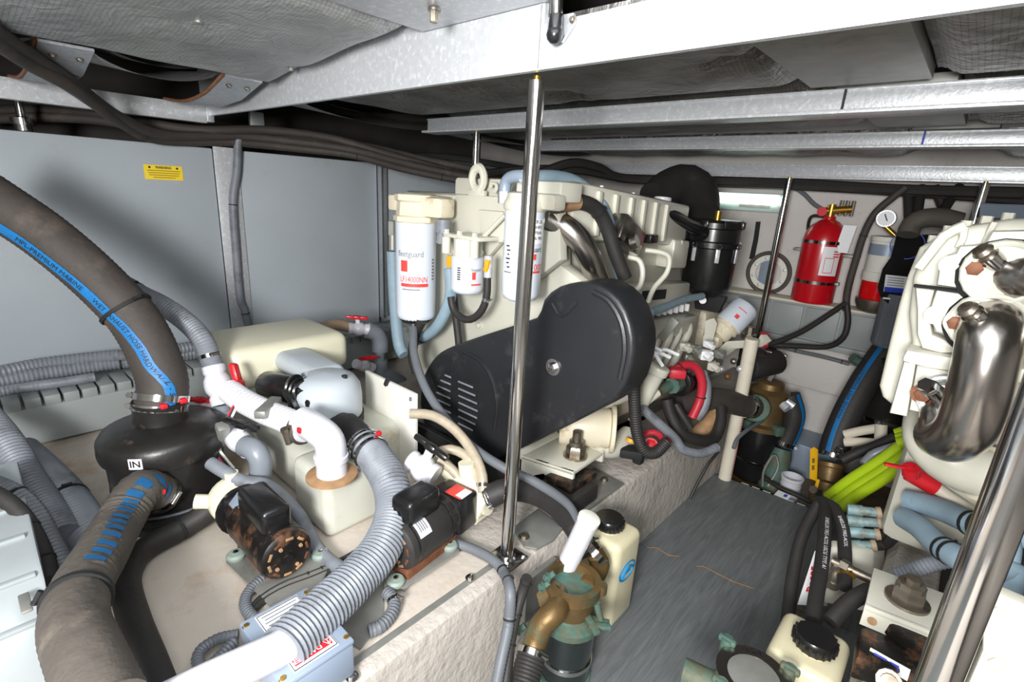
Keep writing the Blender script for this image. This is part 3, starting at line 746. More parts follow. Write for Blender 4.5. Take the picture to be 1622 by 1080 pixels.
# big riser hose with the blue stripe
pts = [mc + V3(0, 0, 0.25), mc + V3(0, 0, 0.275), P(258, 606, 1.285), P(245, 565, 1.285), P(226, 526, 1.28), P(200, 490, 1.27), P(140, 430, 1.24), P(70, 372, 1.21), P(0, 325, 1.18), P(-90, 268, 1.14)]
root = hose('exhaust_hose', 'large black exhaust hose with blue stripe rising from the muffler to the upper left', pts, 0.0565, 'rubber_exhaust', corr=(0.012, .012), n=28,
     stripe=((1.2, -0.25, -0.95), 0.21, 'stripe_blue'),
     text=[('WET EXHAUST HOSE HARDWALL - SD/1', .017, 'ink', 0.25, (1.2, -0.25, -0.95), True), ('MPL-PREMIUM MARINE', .017, 'ink', 0.61, (1.2, -0.25, -0.95), True)])
fq, Lq = path_frames(pts, .006); tg = P(200, 490, 1.27); tb = min(range(len(fq)), key=lambda i_: (fq[i_][0] - tg).length) / (len(fq) - 1)
part('cable_tie', clamp_mb(pts, tb, .058, w=.009, side=(.9, .3, .4)), 'black_matte', root)
for t_, rr in ((0.04, .0585), (0.078, .0585)):
    part('hose_clamp', clamp_mb(pts, t_, rr, w=.016, side=(-.5, -.6, 0)), 'steel', root)
    for a in ((.95, -.2, 0), (.8, .45, 0)) if t_ > .05 else ():
        p, tt, u, w, s = at_path(pts, t_); d = Vector(a).normalized()
        part('clamp_tab', MB().box(p + d * rr * 1.07, (.016, .016, .012), .003), 'red', root)
# lower inlet hose running towards the camera
pin = [mc + fr2 * 0.115 + V3(0, 0, 0.095), P(224, 776, 1.15), P(190, 825, 1.07), P(160, 878, .95), P(130, 930, 0.86), P(118, 985, 0.78), P(140, 1050, .71), P(175, 1130, .65)]
root = hose('exhaust_hose', 'brown-grey exhaust hose with blue dashes running from the muffler to the lower left', pin, 0.0435, 'rubber_brown', corr=(0.016, .03), n=24)
fr, L = path_frames(pin, .005)
def dash_mb(s0, s1, ha, r, d0):
    vs = []; fs = []; seq = [f for f in fr if s0 * L <= f[4] <= s1 * L]
    for (p, t, u, w, s) in seq:
        f = Vector(d0); f = (f - t * f.dot(t)).normalized(); g = t.cross(f)
        for k in range(5):
            a = -ha + 2 * ha * k / 4; vs.append(p + (f * math.cos(a) + g * math.sin(a)) * r)
    for i in range(len(seq) - 1):
        for k in range(4): fs.append((i * 5 + k, i * 5 + k + 1, i * 5 + 6 + k, i * 5 + 5 + k))
    return MB().raw(vs, fs)
for i in range(14):
    part('blue_dash', dash_mb(.07 + i * .036, .098 + i * .036, .34, .0455, (0.85, -.1, .55)), 'dash_blue', root)
part('hose_clamp', clamp_mb(pin, .045, .045, w=.014, side=(0.9, 0.3, .1)), 'steel', root)
part('clamp_tab', MB().box(at_path(pin, .045)[0] + V3(.055, .0, .03), (.014, .014, .012), .003), 'red', root)
part('cable_tie', clamp_mb(pin, .63, .046, w=.010, side=(-.9, -.3, .2)), 'black_matte', root)
# ================================================================ FAR LEFT: CONDUITS AND WHITE CASING
hose('conduit', 'wide grey ribbed hose dropping down at the left edge', [P(x, y, d) for x, y, d in ((-40, 640, 1.32), (10, 700, 1.27), (45, 760, 1.23), (72, 800, 1.20), (100, 850, 1.15))], 0.033, 'corr_grey', cat='conduit', corr=(.010, .05), n=16)
hose('conduit', 'large grey ribbed hose with a dark end band, passing under the brown exhaust hose', [P(x, y, d) for x, y, d in ((30, 715, 1.36), (70, 752, 1.32), (105, 790, 1.27), (132, 830, 1.22), (165, 880, 1.16), (190, 940, 1.12), (205, 1010, 1.05), (200, 1090, .98))], 0.043, 'corr_grey', cat='conduit', corr=(.0105, .045), n=18, ties=(.32,))
hose('conduit', 'grey ribbed conduit over the edge of the white casing, upper', [P(x, y, d) for x, y, d in ((-30, 760, 1.06), (25, 785, 1.05), (55, 815, 1.04), (80, 860, 1.02), (105, 910, .99))], 0.020, 'corr_dark', cat='conduit', corr=(.009, .05), n=12, ties=(.3,))
hose('cable', 'black cable in split sleeve hugging the white casing', [P(x, y, d) for x, y, d in ((-30, 770, 1.0), (20, 800, 1.0), (50, 838, .99), (72, 885, .96), (80, 920, .93))], 0.015, 'rubber', cat='cable', n=10, ties=(.5, .8))
hose('conduit', 'coiled grey ribbed conduit at the bottom left corner', [P(x, y, d) for x, y, d in ((-20, 1085, .80), (30, 1062, .82), (70, 1050, .84), (110, 1070, .85))], 0.02, 'corr_grey', cat='conduit', corr=(.009, .06), n=12)
wc = thing('machine_casing', 'pale ribbed metal casing filling the bottom left corner', 'casing', (-1.15, -0.25, ZP))
a0 = P(24, 800, .95); a1 = P(74, 965, .83); a2 = P(66, 1050, .76)
sec = [V3(-1.50, 0.03, ZP), V3(-1.50, 0.03, .50), V3(-1.10, 0.02, .49), V3(-1.045, 0.02, .47), V3(-0.985, 0.015, .43), V3(-0.95, 0.012, .38), V3(-0.94, 0.01, ZP)]
part('shell', MB().prism(sec, (0, -0.75, 0), 0.006), 'casing', wc)
for xx, zz in ((-1.40, .50), (-1.28, .497), (-1.17, .494), (-1.06, .478), (-.99, .436)):
    part('rib', MB().box((xx, -.36, zz), (.012, .74, .008), .003), 'casing', wc)
part('tie_mount', MB().box(HZ(40, 955, .475), (.05, .014, .006), .002), 'alu_dull', wc)

# ================================================================ PUMPS ON THE PLATFORM
def pump(root, A, B, r, end_style, cap_off, body='rusty_black'):
    """motor with end bell at A, pump side at B"""
    ax = (B - A).normalized(); up = V3(0, 0, 1); sd = ax.cross(up).normalized(); L = (B - A).length
    m = MB().lathe(A, ax, [(r * .2, -.006), (r * .80, -.004), (r * .97, .004), (r, .012), (r, L * .82), (r * .93, L * .86), (r * .90, L)], 30)
    part('motor_shell', m, body, root)
    for k, (h0, h1) in enumerate(((.018, .022), (L * .78, L * .80))):
        part('seam_ring', MB().ring(A + ax * h0, ax, r * 1.012, r * .98, .004, 30), 'black_gloss', root)
    e = MB().torus(A - ax * .002, ax, r * .42, r * .05, 22, 6); part('end_hub', e.cyl(A - ax * .010, A, r * .16, n=12), 'black_gloss', root)
    for k in range(10):
        a = k * math.pi / 5 + .2; d = (sd * math.cos(a) + up * math.sin(a)); g = ax.cross(d)
        c = A + d * r * .74 - ax * .003
        part('vent_slot', MB().box(c, (r * .30, r * .11, .004), .001, m=Matrix((g, d, ax)).transposed()), end_style if k % 3 else 'rust_bolt', root)
    for k in range(4):
        a = k * math.pi / 2 + .55; d = (sd * math.cos(a) + up * math.sin(a))
        part('through_bolt', MB().hexbolt(A + d * r * .55 - ax * .002, -ax, .0045, .007), 'rust_tan', root)
    for k in range(6):
        a = -0.2 + k * .55; d = (sd * math.cos(a) + up * math.sin(a)); g = ax.cross(d)
        part('side_slot', MB().box(A + ax * L * .88 + d * r * .93, (.006, r * .28, .014), .001, m=Matrix((d, g, ax)).transposed()), 'void', root)
    # capacitor housing on top
    cc = A + ax * (L * cap_off) + up * (r + .018) + sd * (-.004)
    mm = Matrix((ax, sd, up)).transposed()
    part('capacitor_cover', MB().box(cc, (L * .62, r * 1.15, .062), .014, m=mm, seg=3), 'black_gloss', root)
    return ax, sd, up
def grommet(p, root, mat='grommet'):
    o = part('grommet', MB().lathe(p, (0, 0, 1), [(.017, 0), (.020, .004), (.020, .010), (.016, .015), (.006, .016)], 18), mat, root)
    part('screw', MB().hexbolt(p + V3(0, 0, .014), (0, 0, 1), .006, .005, washer=1.3), 'steel', o)

A = HZ(456, 880, ZP + .077); B = HZ(388, 808, ZP + .077)
p1 = thing('water_pump', 'black rusty electric pump with tan end vents, at the front of the platform', 'pump', ((A + B) / 2).to_3d() * 1)
p1.location.z = ZP; BASE[p1] = p1.location.copy()
ax, sd, up = pump(p1, A, B, .056, 'rust_tan', .42)
part('capacitor_label', MB().box(A + ax * .045 + up * .098, (.045, .02, .003), .001, m=Matrix((sd, ax, up)).transposed()), 'board_white', p1, label='torn white paper label')
part('front_flange', MB().cyl(B, B + ax * .012, .062, n=24).cyl(B + ax * .012, B + ax * .05, .045, .04, n=20), 'black_gloss', p1)
hd = part('pump_head', MB().cyl(B + ax * .045, B + ax * .085, .058, n=24, bev=.006).cyl(B + ax * .065 + up * .02, B + ax * .065 + up * .075, .016, n=14).cyl(B + ax * .065 - sd * .02, B + ax * .10 - sd * .075 + up * .01, .018, n=14), 'tank_yellow', p1)
for k in range(4):
    a = k * math.pi / 2 + .6; part('screw', MB().hexbolt(B + ax * .01 + (sd * math.cos(a) + up * math.sin(a)) * .056, -ax, .005, .006), 'steel', hd)
part('base_plate', MB().prism([HZ(x, y, ZP + .012) for x, y in ((358, 892), (378, 878), (510, 868), (530, 885), (476, 992), (455, 990))], (0, 0, .006), .002), 'alu_dull', p1)
part('cradle', MB().box((A + B) / 2 - up * .058, (.15, .075, .02), .003, m=Matrix((ax, sd, up)).transposed()), 'rust_bolt', p1)
for x, y in ((374, 884), (508, 882), (470, 978), (440, 845)):
    grommet(HZ(x, y, ZP + .016), p1)
part('nameplate', MB().box(B - ax * .035 + up * .05 - sd * .025, (.05, .003, .032), .001, m=Matrix((ax, (up - sd).normalized(), (up + sd).normalized())).transposed()), 'blue_grey', p1)

A = HZ(626, 866, ZP + .085); B = HZ(704, 812, ZP + .085)
p2 = thing('water_pump', 'black electric pump with cream head and white label, beside the steel post', 'pump', (A + B) / 2)
p2.location.z = ZP; BASE[p2] = p2.location.copy()
ax, sd, up = pump(p2, A, B, .058, 'rust_tan', .42, body='rubber')
fl_ = Vector((.4, -.7, .55))
lb = part('motor_label', band_round(A, ax, .0595, .028, .062, -.75, .55, fl_), 'white', p2, label='white motor label')
for k in range(4): part('print_line', band_round(A, ax, .0605, .034 + k * .006, .0365 + k * .006, -.35, .35, fl_), 'ink_grey', lb)
for k in range(2): part('print_mark', band_round(A, ax, .0605, .034 + k * .014, .042 + k * .014, -.66, -.55, fl_), 'ink', lb)
hb = part('pressure_switch_box', MB().box(B + ax * .035, (.07, .10, .10), .012, m=Matrix((ax, sd, up)).transposed()), 'black_gloss', p2)
part('red_label', MB().box(B + ax * .03 + up * .052 + sd * .018, (.045, .05, .003), .001, m=Matrix((ax, sd, up)).transposed()), 'ink_red', hb)
part('white_label', MB().box(B + ax * .03 + up * .0525 + sd * .034, (.038, .022, .003), .001, m=Matrix((ax, sd, up)).transposed()), 'white', hb)
C0 = B + ax * .07
hd = MB().cyl(C0, C0 + ax * .05, .062, n=10, bev=.006).cyl(C0 + ax * .02 + up * .03, C0 + ax * .02 - sd * .01 + up * .095, .021, n=14).cyl(C0 + ax * .03 + sd * .02 - up * .02, C0 + ax * .03 + sd * .06 - up * .01, .022, n=14)
hd.cyl(C0 + ax * .02 - sd * .03 + up * .03, C0 + ax * .03 - sd * .12 + up * .06, .022, n=14)
hh = part('pump_head', hd, 'tank_yellow', p2)
for k in range(5):
    a = k * 1.256 + .3; part('lobe', MB().cyl(C0 + ax * .004 + (sd * math.cos(a) + up * math.sin(a)) * .058, C0 + ax * .046 + (sd * math.cos(a) + up * math.sin(a)) * .058, .013, n=10), 'tank_yellow', hh)
part('mount_plate', MB().prism([HZ(x, y, ZP + .012) for x, y in ((612, 928), (640, 935), (728, 876), (722, 864), (700, 862), (604, 905))], (0, 0, .006), .002), 'alu_dull', p2)
part('cradle', MB().box((A + B) / 2 - up * .060, (.16, .08, .03), .003, m=Matrix((ax, sd, up)).transposed()), 'rust_bolt', p2)
part('spec_sticker', plate(HZ(664, 892, ZP + .0265), ax, sd, .03, .018), 'white', p2)
for x, y in ((627, 925), (712, 868)): grommet(HZ(x, y, ZP + .016), p2)
# hoses of pump 1
hb = HZ(352, 790, ZP + .07)
hose('hose', 'black pump suction hose bending down across the platform to the lower edge', [hb, HZ(322, 815, ZP + .05), HZ(285, 838, ZP + .035), HZ(240, 862, ZP + .033), HZ(214, 885, ZP + .033), HZ(200, 925, ZP + .036), HZ(214, 985, ZP + .04), HZ(238, 1050, ZP + .05), HZ(262, 1120, ZP + .06)], 0.026, 'rubber', n=18, corr=(.008, .012), clamps=(.02, .05), ties=(.16,))
hose('hose', 'pale grey ribbed hose crossing behind the front pump', [HZ(333, 733, ZP + .16), HZ(352, 745, ZP + .15), HZ(385, 762, ZP + .13), HZ(425, 770, ZP + .12), HZ(470, 810, ZP + .06), HZ(505, 872, ZP + .02), HZ(545, 905, ZP + .02)], 0.016, 'corr_grey', corr=(.008, .03), n=12)
# cables tied with pale ties
for k, (o, nm) in enumerate(((0, 'upper black cable tied beside the ribbed drain hose'), (8, 'lower black cable tied beside the ribbed drain hose'))):
    hose('cable', nm, [HZ(x, y + o, ZP + .012) for x, y in ((392, 972), (412, 948), (450, 925), (500, 906), (545, 885), (580, 865))], .007, 'rubber', cat='cable', group='tied cables by the junction box', n=8, ties=((.62, .5) if k == 0 else ()))
hose('conduit', 'short dark ribbed conduit looping under the front pump base', [HZ(x, y, ZP + .015) for x, y in ((416, 916), (396, 934), (388, 955), (398, 975), (420, 985))], .011, 'corr_dark', cat='conduit', corr=(.007, .07), n=10)
hose('conduit', 'black conduit looping from the junction box to the platform', [HZ(x, y, ZP + .03) for x, y in ((378, 1005), (345, 1012), (318, 1030), (314, 1050), (330, 1056), (372, 1015))], .010, 'corr_dark', cat='conduit', corr=(.007, .07), n=10)
hose('conduit', 'short dark ribbed conduit from the junction box to the second pump', [HZ(x, y, ZP + .016) for x, y in ((584, 1000), (603, 992), (620, 972), (624, 952), (612, 936))], .013, 'corr_dark', cat='conduit', corr=(.0075, .07), n=10, clamps=(.75,))
# grey wooden cover under the junction box
solo('cover_board', MB().prism([HZ(x, y, ZP + .001) for x, y in ((540, 900), (606, 905), (607, 985), (570, 1030), (520, 1000))], (0, 0, .006)), 'alu_dull', 'small grained grey board beside the junction box', 'board')
# junction box
jb = thing('junction_box', 'light blue-grey junction box with red DANGER labels', 'junction box', HZ(480, 1010, ZP))
q = [HZ(x, y, ZP + .075) for x, y in ((372, 998), (482, 936), (566, 1016), (455, 1088))]
u = ((q[1] - q[0]) + (q[2] - q[3])).normalized(); v = V3(0, 0, 1).cross(u).normalized()
c = sum(q, Vector()) / 4; w = ((q[1] - q[0]).length + (q[2] - q[3]).length) / 2; h = ((q[0] - q[3]).length + (q[1] - q[2]).length) / 2
mj = Matrix((u, v, V3(0, 0, 1))).transposed()
part('case', MB().box(c - V3(0, 0, .035), (w, h, .07), .006, m=mj), 'box_grey', jb)
part('lid', MB().box(c + V3(0, 0, .003), (w * 1.01, h * 1.01, .010), .004, m=mj), 'box_grey', jb)
for a in (-1, 1):
    for b in (-1, 1):
        part('screw', MB().hexbolt(c + u * w * .44 * a + v * h * .42 * b + V3(0, 0, .007), (0, 0, 1), .005, .003), 'brass', jb)
for k, yy in enumerate((.25, -.25)):
    lc = c + v * h * yy + V3(0, 0, .0085)
    lb = part('danger_label', plate(lc, u, v, w * .62, h * .40), 'white', jb, label='white label with red DANGER bar')
    part('red_bar', plate(lc + v * h * (-.10) + V3(0, 0, .001), u, v, w * .52, h * .085), 'red', lb)
    lettering('⚠ DANGER', lc - v * h * .10 + V3(0, 0, .0025), -u, -v, h * .075, lb, mat='white', bold=True)
    for j in range(4):
        part('print_line', plate(lc + v * h * (.14 - .05 * j) + V3(0, 0, .001), u, v, w * (.5 - .04 * (j % 2)), h * .014), 'ink_grey', lb)
    for sx_, sy_, a_, b_ in ((0, .185, .59, .008), (0, -.185, .59, .008), (.295, 0, .006, .37), (-.295, 0, .006, .37)):
        part('print_frame', plate(lc + u * w * sx_ + v * h * sy_ + V3(0, 0, .001), u, v, w * a_, h * b_), 'ink', lb)
# big ribbed drain hose and the white pipe it slips over
pts = [P(572, 700, 1.33), P(592, 722, 1.29), P(618, 765, 1.22), P(624, 815, 1.16), P(604, 868, 1.08), P(566, 915, 1.01), P(520, 960, .94), P(474, 1004, .88), P(450, 1028, .85)]
hose('drain_hose', 'big grey ribbed drain hose curving down in front of the two pumps', pts, 0.041, 'corr_grey', corr=(.0095, .06), n=22)
pp_ = [pts[-1] + (pts[-2] - pts[-1]) * .6, P(438, 1030, .835), P(395, 1050, .805), P(330, 1080, .765), P(250, 1120, .725)]
hose('pipe', 'white plastic pipe running under the drain hose end at the bottom edge', pp_, .0285, 'white_pvc', cat='pipe', n=22)

# ================================================================ VACUUM TANK ASSEMBLY
vt = thing('vacuum_tank', 'cream plastic vacuum tank with grey dome cover and black motor', 'tank', (-1.25, .62, ZP))
def rbox(a, b, bev, seg=4): return MB().span(a, b, bev, seg)
part('front_chamber', rbox((-1.185, .508, ZP), (-1.008, .69, ZP + .165), .024), 'tank_plastic', vt)
part('main_chamber', rbox((-1.50, .535, ZP), (-1.17, .86, ZP + .155), .035), 'tank_plastic', vt)
part('upper_reservoir', rbox((-1.84, .50, ZP + .215), (-1.54, .90, ZP + .35), .04), 'tank_yellow', vt)
part('reservoir_neck', rbox((-1.82, .56, ZP), (-1.56, .84, ZP + .24), .03), 'tank_plastic', vt)
# dome cover with cut-out towards the motor
dc = HZ(518, 640, .53); dc = V3(dc.x, dc.y, .50)
n = 36; prof = [(0.098, 0), (0.098, .06), (0.094, .09), (0.080, .112), (0.05, .124), (0.0, .128)]
vs = []; fs = []
cut = lambda j, i: (j < 4 and 14 <= i <= 19)
vmot = HZ(430, 640, .53) - dc; a0 = math.atan2(vmot.y, vmot.x)
for rr, hh_ in prof:
    for i in range(n):
        a = a0 + (i - 16.5) * 2 * math.pi / n; vs.append(dc + V3(math.cos(a) * rr, math.sin(a) * rr, hh_))
for j in range(len(prof) - 1):
    for i in range(n):
        if cut(j, i): continue
        k = (i + 1) % n; fs.append((j * n + i, j * n + k, (j + 1) * n + k, (j + 1) * n + i))
o = len(vs); vs += [dc + (p - dc) * .96 for p in vs]; fs += [tuple(o + q_ for q_ in reversed(f)) for f in fs]
part('dome_cover', MB().raw(vs, fs), 'dome_grey', vt, label='translucent grey dome cover')
part('dome_shroud', rbox((dc.x - .36, dc.y - .03, dc.z + .06), (dc.x - .03, dc.y + .09, dc.z + .125), .03), 'dome_grey', vt)
part('dome_screw', MB().cyl(V3(dc.x + .05, dc.y + .03, dc.z + .118), V3(dc.x + .05, dc.y + .03, dc.z + .126), .008, n=12), 'ink', vt)
part('bellows_base', MB().lathe(dc - V3(0, 0, .065), (0, 0, 1), [(.085, 0), (.085, .02), (.096, .025), (.096, .04), (.102, .045), (.102, .07)], 30), 'black_matte', vt)
part('bellows', MB().lathe(V3(dc.x, dc.y, ZP + .15), (0, 0, 1), [(.075, 0), (.085, .02), (.07, .035), (.085, .05), (.07, .065), (.08, .08)], 26), 'rubber', vt)
ma = HZ(422, 608, .56); mb_ = HZ(468, 620, .57)
part('motor', MB().cyl(ma, mb_, .040, n=22, bev=.006), 'black_gloss', vt)
gb = part('gearbox', MB().box(mb_ + V3(.05, .005, -.005), (.075, .075, .085), .016, rot=('Z', .5)).box(mb_ + V3(.085, .01, -.03), (.05, .06, .09), .01).tube([mb_ + V3(.03, -.04, .02), mb_ + V3(.07, -.035, -.01), mb_ + V3(.08, -.03, -.06)], .012, n=8), 'black_gloss', vt)
for k in range(3): part('crank_rib', MB().torus(mb_ + V3(.02 + k * .018, -.01, .02), (1, .4, 0), .034 - k * .003, .005, 18, 6), 'black_gloss', gb)
# suction elbow of the bellows (black boot) to the drain hose
part('rubber_boot', MB().tube([dc + V3(.02, -.04, -.045), P(548, 675, 1.385), P(572, 698, 1.34), P(585, 714, 1.305)], .036, n=20, ds=.01, corr=(.02, .04)), 'rubber', vt)
for k in range(3):
    p_, t_, u_, w_, s_ = at_path([P(562, 690, 1.36), P(592, 722, 1.29)], .45 + k * .2)
    part('hose_clamp', MB().ring(p_, t_, .047, .038, .009, 26), 'steel', vt)
part('clamp_tab', MB().box(P(600, 686, 1.30), (.012, .012, .01), .002), 'red', vt)
# white corrugated pipe + white elbow into front chamber
ec = HZ(526, 752, ZP + .165)
part('gasket', MB().lathe(ec - V3(0, 0, .003), (0, 0, 1), [(.060, 0), (.060, .006), (.050, .009)], 28), 'rust_tan', vt)
ed = -(CR.transposed() @ (ec - EYE)).z
el = [ec, ec + V3(0, 0, .035), P(522, 700, ed - .02), P(505, 682, ed - .012), P(478, 666, ed + .02)]
eb = part('elbow', MB().tube(el, .036, n=24, ds=.008), 'white_pvc', vt, label='white plastic elbow')
part('elbow_rim', MB().lathe(ec + V3(0, 0, .042), (0, 0, 1), [(.040, 0), (.040, .012)], 26), 'white_pvc', eb)
wp = [P(486, 682, ed + .01), P(455, 666, ed + .05), P(420, 652, ed + .09), P(385, 634, ed + .13), P(362, 618, ed + .17)]
part('ribbed_pipe', MB().tube(wp, .031, n=20, corr=(.014, .05)), 'white_pvc', vt, label='white ribbed plastic pipe')
part('pipe_clamp', clamp_mb([P(492, 686, ed), P(466, 671, ed + .04)], .5, .037, w=.02, side=(0, -.9, -.2)), 'bolt_steel', vt)
part('clamp_tab', MB().box(P(476, 681, ed - .03), (.014, .014, .014), .003), 'red', vt)
part('clamp_tab', MB().box(P(497, 674, ed - .02), (.014, .012, .010), .003), 'red', vt)
part('drain_plug', MB().cyl(HZ(570, 741, ZP + .165), HZ(570, 741, ZP + .168), .006, n=10), 'ink', vt)

# ================================================================ VALVES AND PLASTIC PIPES
def ball_valve(name, label, A, B, r, hdir, hmat, handle_ax=None, group=None, hs=1.1):
    A = Vector(A); B = Vector(B); ax = (B - A).normalized(); L = (B - A).length; mid = (A + B) / 2; h = Vector(hdir).normalized()
    t = thing(name, label, 'valve', min((A, B), key=lambda p: p.z), group)
    part('body', MB().lathe(A, ax, [(r * .9, 0), (r * 1.05, .004), (r * 1.05, L * .18), (r * .92, L * .24), (r * 1.2, L * .36), (r * 1.25, L * .5), (r * 1.2, L * .64), (r * .92, L * .76), (r * 1.05, L * .82), (r * 1.05, L), (r * .9, L)], 22), 'white_pvc', t)
    part('stem', MB().cyl(mid + h * r, mid + h * r * 1.9, r * .42, n=12), 'white_pvc', t)
    g = Vector(handle_ax).normalized() if handle_ax else ax
    s = h.cross(g).normalized(); mm = Matrix((g, s, h)).transposed(); c = mid + h * r * 2.15
    r = r * hs
    hb_ = MB().box(c, (r * 1.1, r * 1.0, r * .62), r * .2, m=mm).box(c + g * r * 1.0, (r * 1.5, r * .72, r * .5), r * .18, m=mm).box(c - g * r * 1.0, (r * 1.5, r * .72, r * .5), r * .18, m=mm)
    part('handle', hb_, hmat, t)
    return t
v1a = P(337, 578, 1.42); v1b = P(353, 640, 1.42)
ball_valve('ball_valve', 'upright white ball valve with a tall red handle beside the cream tank', v1a, v1b, .028, V3(.74, .62, .0), 'red', hs=1.35, handle_ax=v1a - v1b, group='plastic ball valves')
hose('hose', 'grey ribbed hose tied to the exhaust hose, feeding the upright white valve', [P(200, 452, 1.50), P(222, 466, 1.47), P(258, 484, 1.44), P(295, 510, 1.43), P(322, 540, 1.42), P(337, 580, 1.42)], .027, 'corr_grey', corr=(.008, .035), n=16, clamps=(.93,), ties=(.14,))
ball_valve('ball_valve', 'small white valve with a red handle low beside the muffler', P(318, 645, 1.47), P(350, 658, 1.45), .021, V3(-.3, -.45, .8), 'red', handle_ax=V3(.75, .66, .0), group='plastic ball valves')
solo('pipe', MB().tube([P(353, 640, 1.42), P(357, 665, 1.43), P(358, 700, 1.44)], .021, n=16).cyl(P(354, 648, 1.42), P(357, 668, 1.43), .025, n=16), 'grey_pvc', 'short grey pipe under the upright white valve', 'pipe')
ball_valve('ball_valve', 'white valve with a black handle above the grey elbow', P(362, 682, 1.36), P(395, 712, 1.30), .024, V3(.3, .1, .9), 'black_gloss', handle_ax=V3(.6, .5, -.2), group='plastic ball valves')
t = thing('pipe_elbow', 'grey plastic elbow turning down in front of the cream tank', 'pipe elbow', P(413, 762, 1.30))
part('bend', MB().tube([P(388, 706, 1.30), P(402, 712, 1.285), P(412, 728, 1.285), P(413, 756, 1.30)], .027, n=20, ds=.008), 'grey_pvc', t)
part('nipple', MB().cyl(P(413, 752, 1.30), P(413, 768, 1.305), .021, n=14), 'patina_blue', t)
v3a = HX(552, 520, -1.90); v3b = HX(585, 522, -1.86)
ball_valve('ball_valve', 'horizontal white valve with a bright red handle on the grey pipe, by the tank wall', v3a, v3b, .024, V3(-.05, -.1, 1), 'red', handle_ax=v3b - v3a, group='plastic ball valves')
hose('hose', 'tan ribbed hose joining the horizontal valve with the red handle', [HX(x, y, -1.93) for x, y in ((480, 534), (505, 522), (530, 514), (556, 518))], .023, 'tan_hose', corr=(.02, .04), n=14)
t = thing('pipe_elbow', 'grey plastic pipe stack with elbow and reducer behind the white board', 'pipe elbow', HX(605, 600, -1.86))
part('elbow', MB().tube([HX(582, 523, -1.86), HX(596, 528, -1.85), HX(602, 540, -1.85), HX(602, 556, -1.85)], .035, n=20, ds=.008), 'grey_pvc', t)
part('reducer', MB().cyl(HX(602, 552, -1.85), HX(602, 572, -1.85), .020, n=14), 'grey_pvc', t)
part('socket', MB().cyl(HX(603, 570, -1.85), HX(604, 600, -1.84), .030, n=18), 'grey_pvc', t)
part('lower_elbow', MB().tube([HX(604, 594, -1.84), HX(622, 600, -1.82), HX(638, 612, -1.82), HX(642, 640, -1.82)], .036, n=20, ds=.008), 'grey_pvc', t)
ball_valve('ball_valve', 'half-hidden white valve with a small red handle behind the white board', HX(562, 576, -1.80), HX(590, 582, -1.82), .020, V3(.4, .2, .8), 'red', handle_ax=V3(.3, .9, 0), group='plastic ball valves')
ball_valve('ball_valve', 'white valve with a black handle next to the cream pump head', P(648, 728, 1.30), P(690, 755, 1.28), .028, V3(.15, .35, .9), 'black_gloss', handle_ax=V3(.8, .2, -.3), group='plastic ball valves')
# wiring of the vacuum pump
for k, (m_, nm) in enumerate((('red_cable', 'red wire of the plug loop by the white valves'), ('ink', 'black wire of the plug loop by the white valves'), ('board_white', 'white wire of the plug loop by the white valves'))):
    o = (k - 1) * 3
    hose('wire', nm, [P(415 + o, 632, 1.34), P(395 + o, 626, 1.36), P(375 + o, 640, 1.34), P(362 + o, 665, 1.33), P(350 + o, 690, 1.33), P(345 + o, 712, 1.33), P(352 + o * 2, 726, 1.33), P(368 + o, 742, 1.33)], .0035, m_, cat='wire', group='plug wires by the white valves', n=6)
solo('connector_plug', MB().box(P(351, 688, 1.315), (.03, .03, .075), .005, rot=('Y', .5)), 'alu_dull', 'grey-green wiring plug hanging between the valves', 'plug')
solo('connector_plug', MB().box(P(425, 645, 1.30), (.03, .10, .022), .005, rot=('Z', .75)), 'alu_dull', 'grey-green wiring plug lying on the white ribbed pipe', 'plug')
# white board
wb = thing('mounting_board', 'white board standing upright beside the grey dome', 'board', HY(620, 740, .84))
q = [HY(x, y, .84) for x, y in ((578, 586), (657, 626), (649, 748), (585, 715))]
q[0].z = q[1].z = (q[0].z + q[1].z) / 2; xl = q[0].x; xr = q[1].x
part('panel', MB().span((xl, .84, ZP), (xr, .852, q[0].z), .002), 'board_white', wb)
part('latch', MB().box(HY(613, 604, .835), (.012, .012, .035), .003, rot=('Y', .5)), 'ink', wb)
part('hook', MB().box(HY(650, 632, .835), (.006, .006, .012), .001), 'ink_grey', wb)
# clear braided hoses by pump 2
hose('hose', 'long clear braided hose arching down to the second pump', [P(650, 655, 1.38), P(685, 658, 1.37), P(720, 680, 1.35), P(748, 715, 1.32), P(763, 750, 1.29), P(765, 780, 1.27)], .0135, 'braid', n=14, clamps=(.96,))
hose('hose', 'short clear braided hose arching under the long one', [P(690, 718, 1.33), P(712, 711, 1.33), P(738, 722, 1.32), P(756, 750, 1.30), P(762, 776, 1.28)], .0125, 'braid', n=14, clamps=(.95,))
hose('hose', 'clear braided hose running from the black valve handle to the pump head', [P(695, 728, 1.33), P(718, 745, 1.32), P(732, 765, 1.31), P(740, 785, 1.30)], .0125, 'braid', n=14)
# grey sheathed cable from the engine down across, and thick black hose to the near strainer
hose('conduit', 'slim grey conduit descending from the filters past the belt guard', [P(655, 520, 1.62), P(656, 560, 1.55), P(672, 610, 1.48), P(700, 655, 1.42), P(745, 705, 1.36), P(800, 742, 1.30), P(850, 765, 1.29), P(900, 800, 1.33), P(918, 838, 1.35)], .0125, 'corr_dark', cat='conduit', corr=(.008, .03), n=12)
hose('hose', 'thick black hose curving from the second pump behind the post to the near strainer', [P(770, 788, 1.28), P(805, 775, 1.28), P(845, 780, 1.31), P(880, 800, 1.34), P(908, 832, 1.36), P(935, 876, 1.32)], .030, 'rubber', n=20, clamps=(.02, .96))
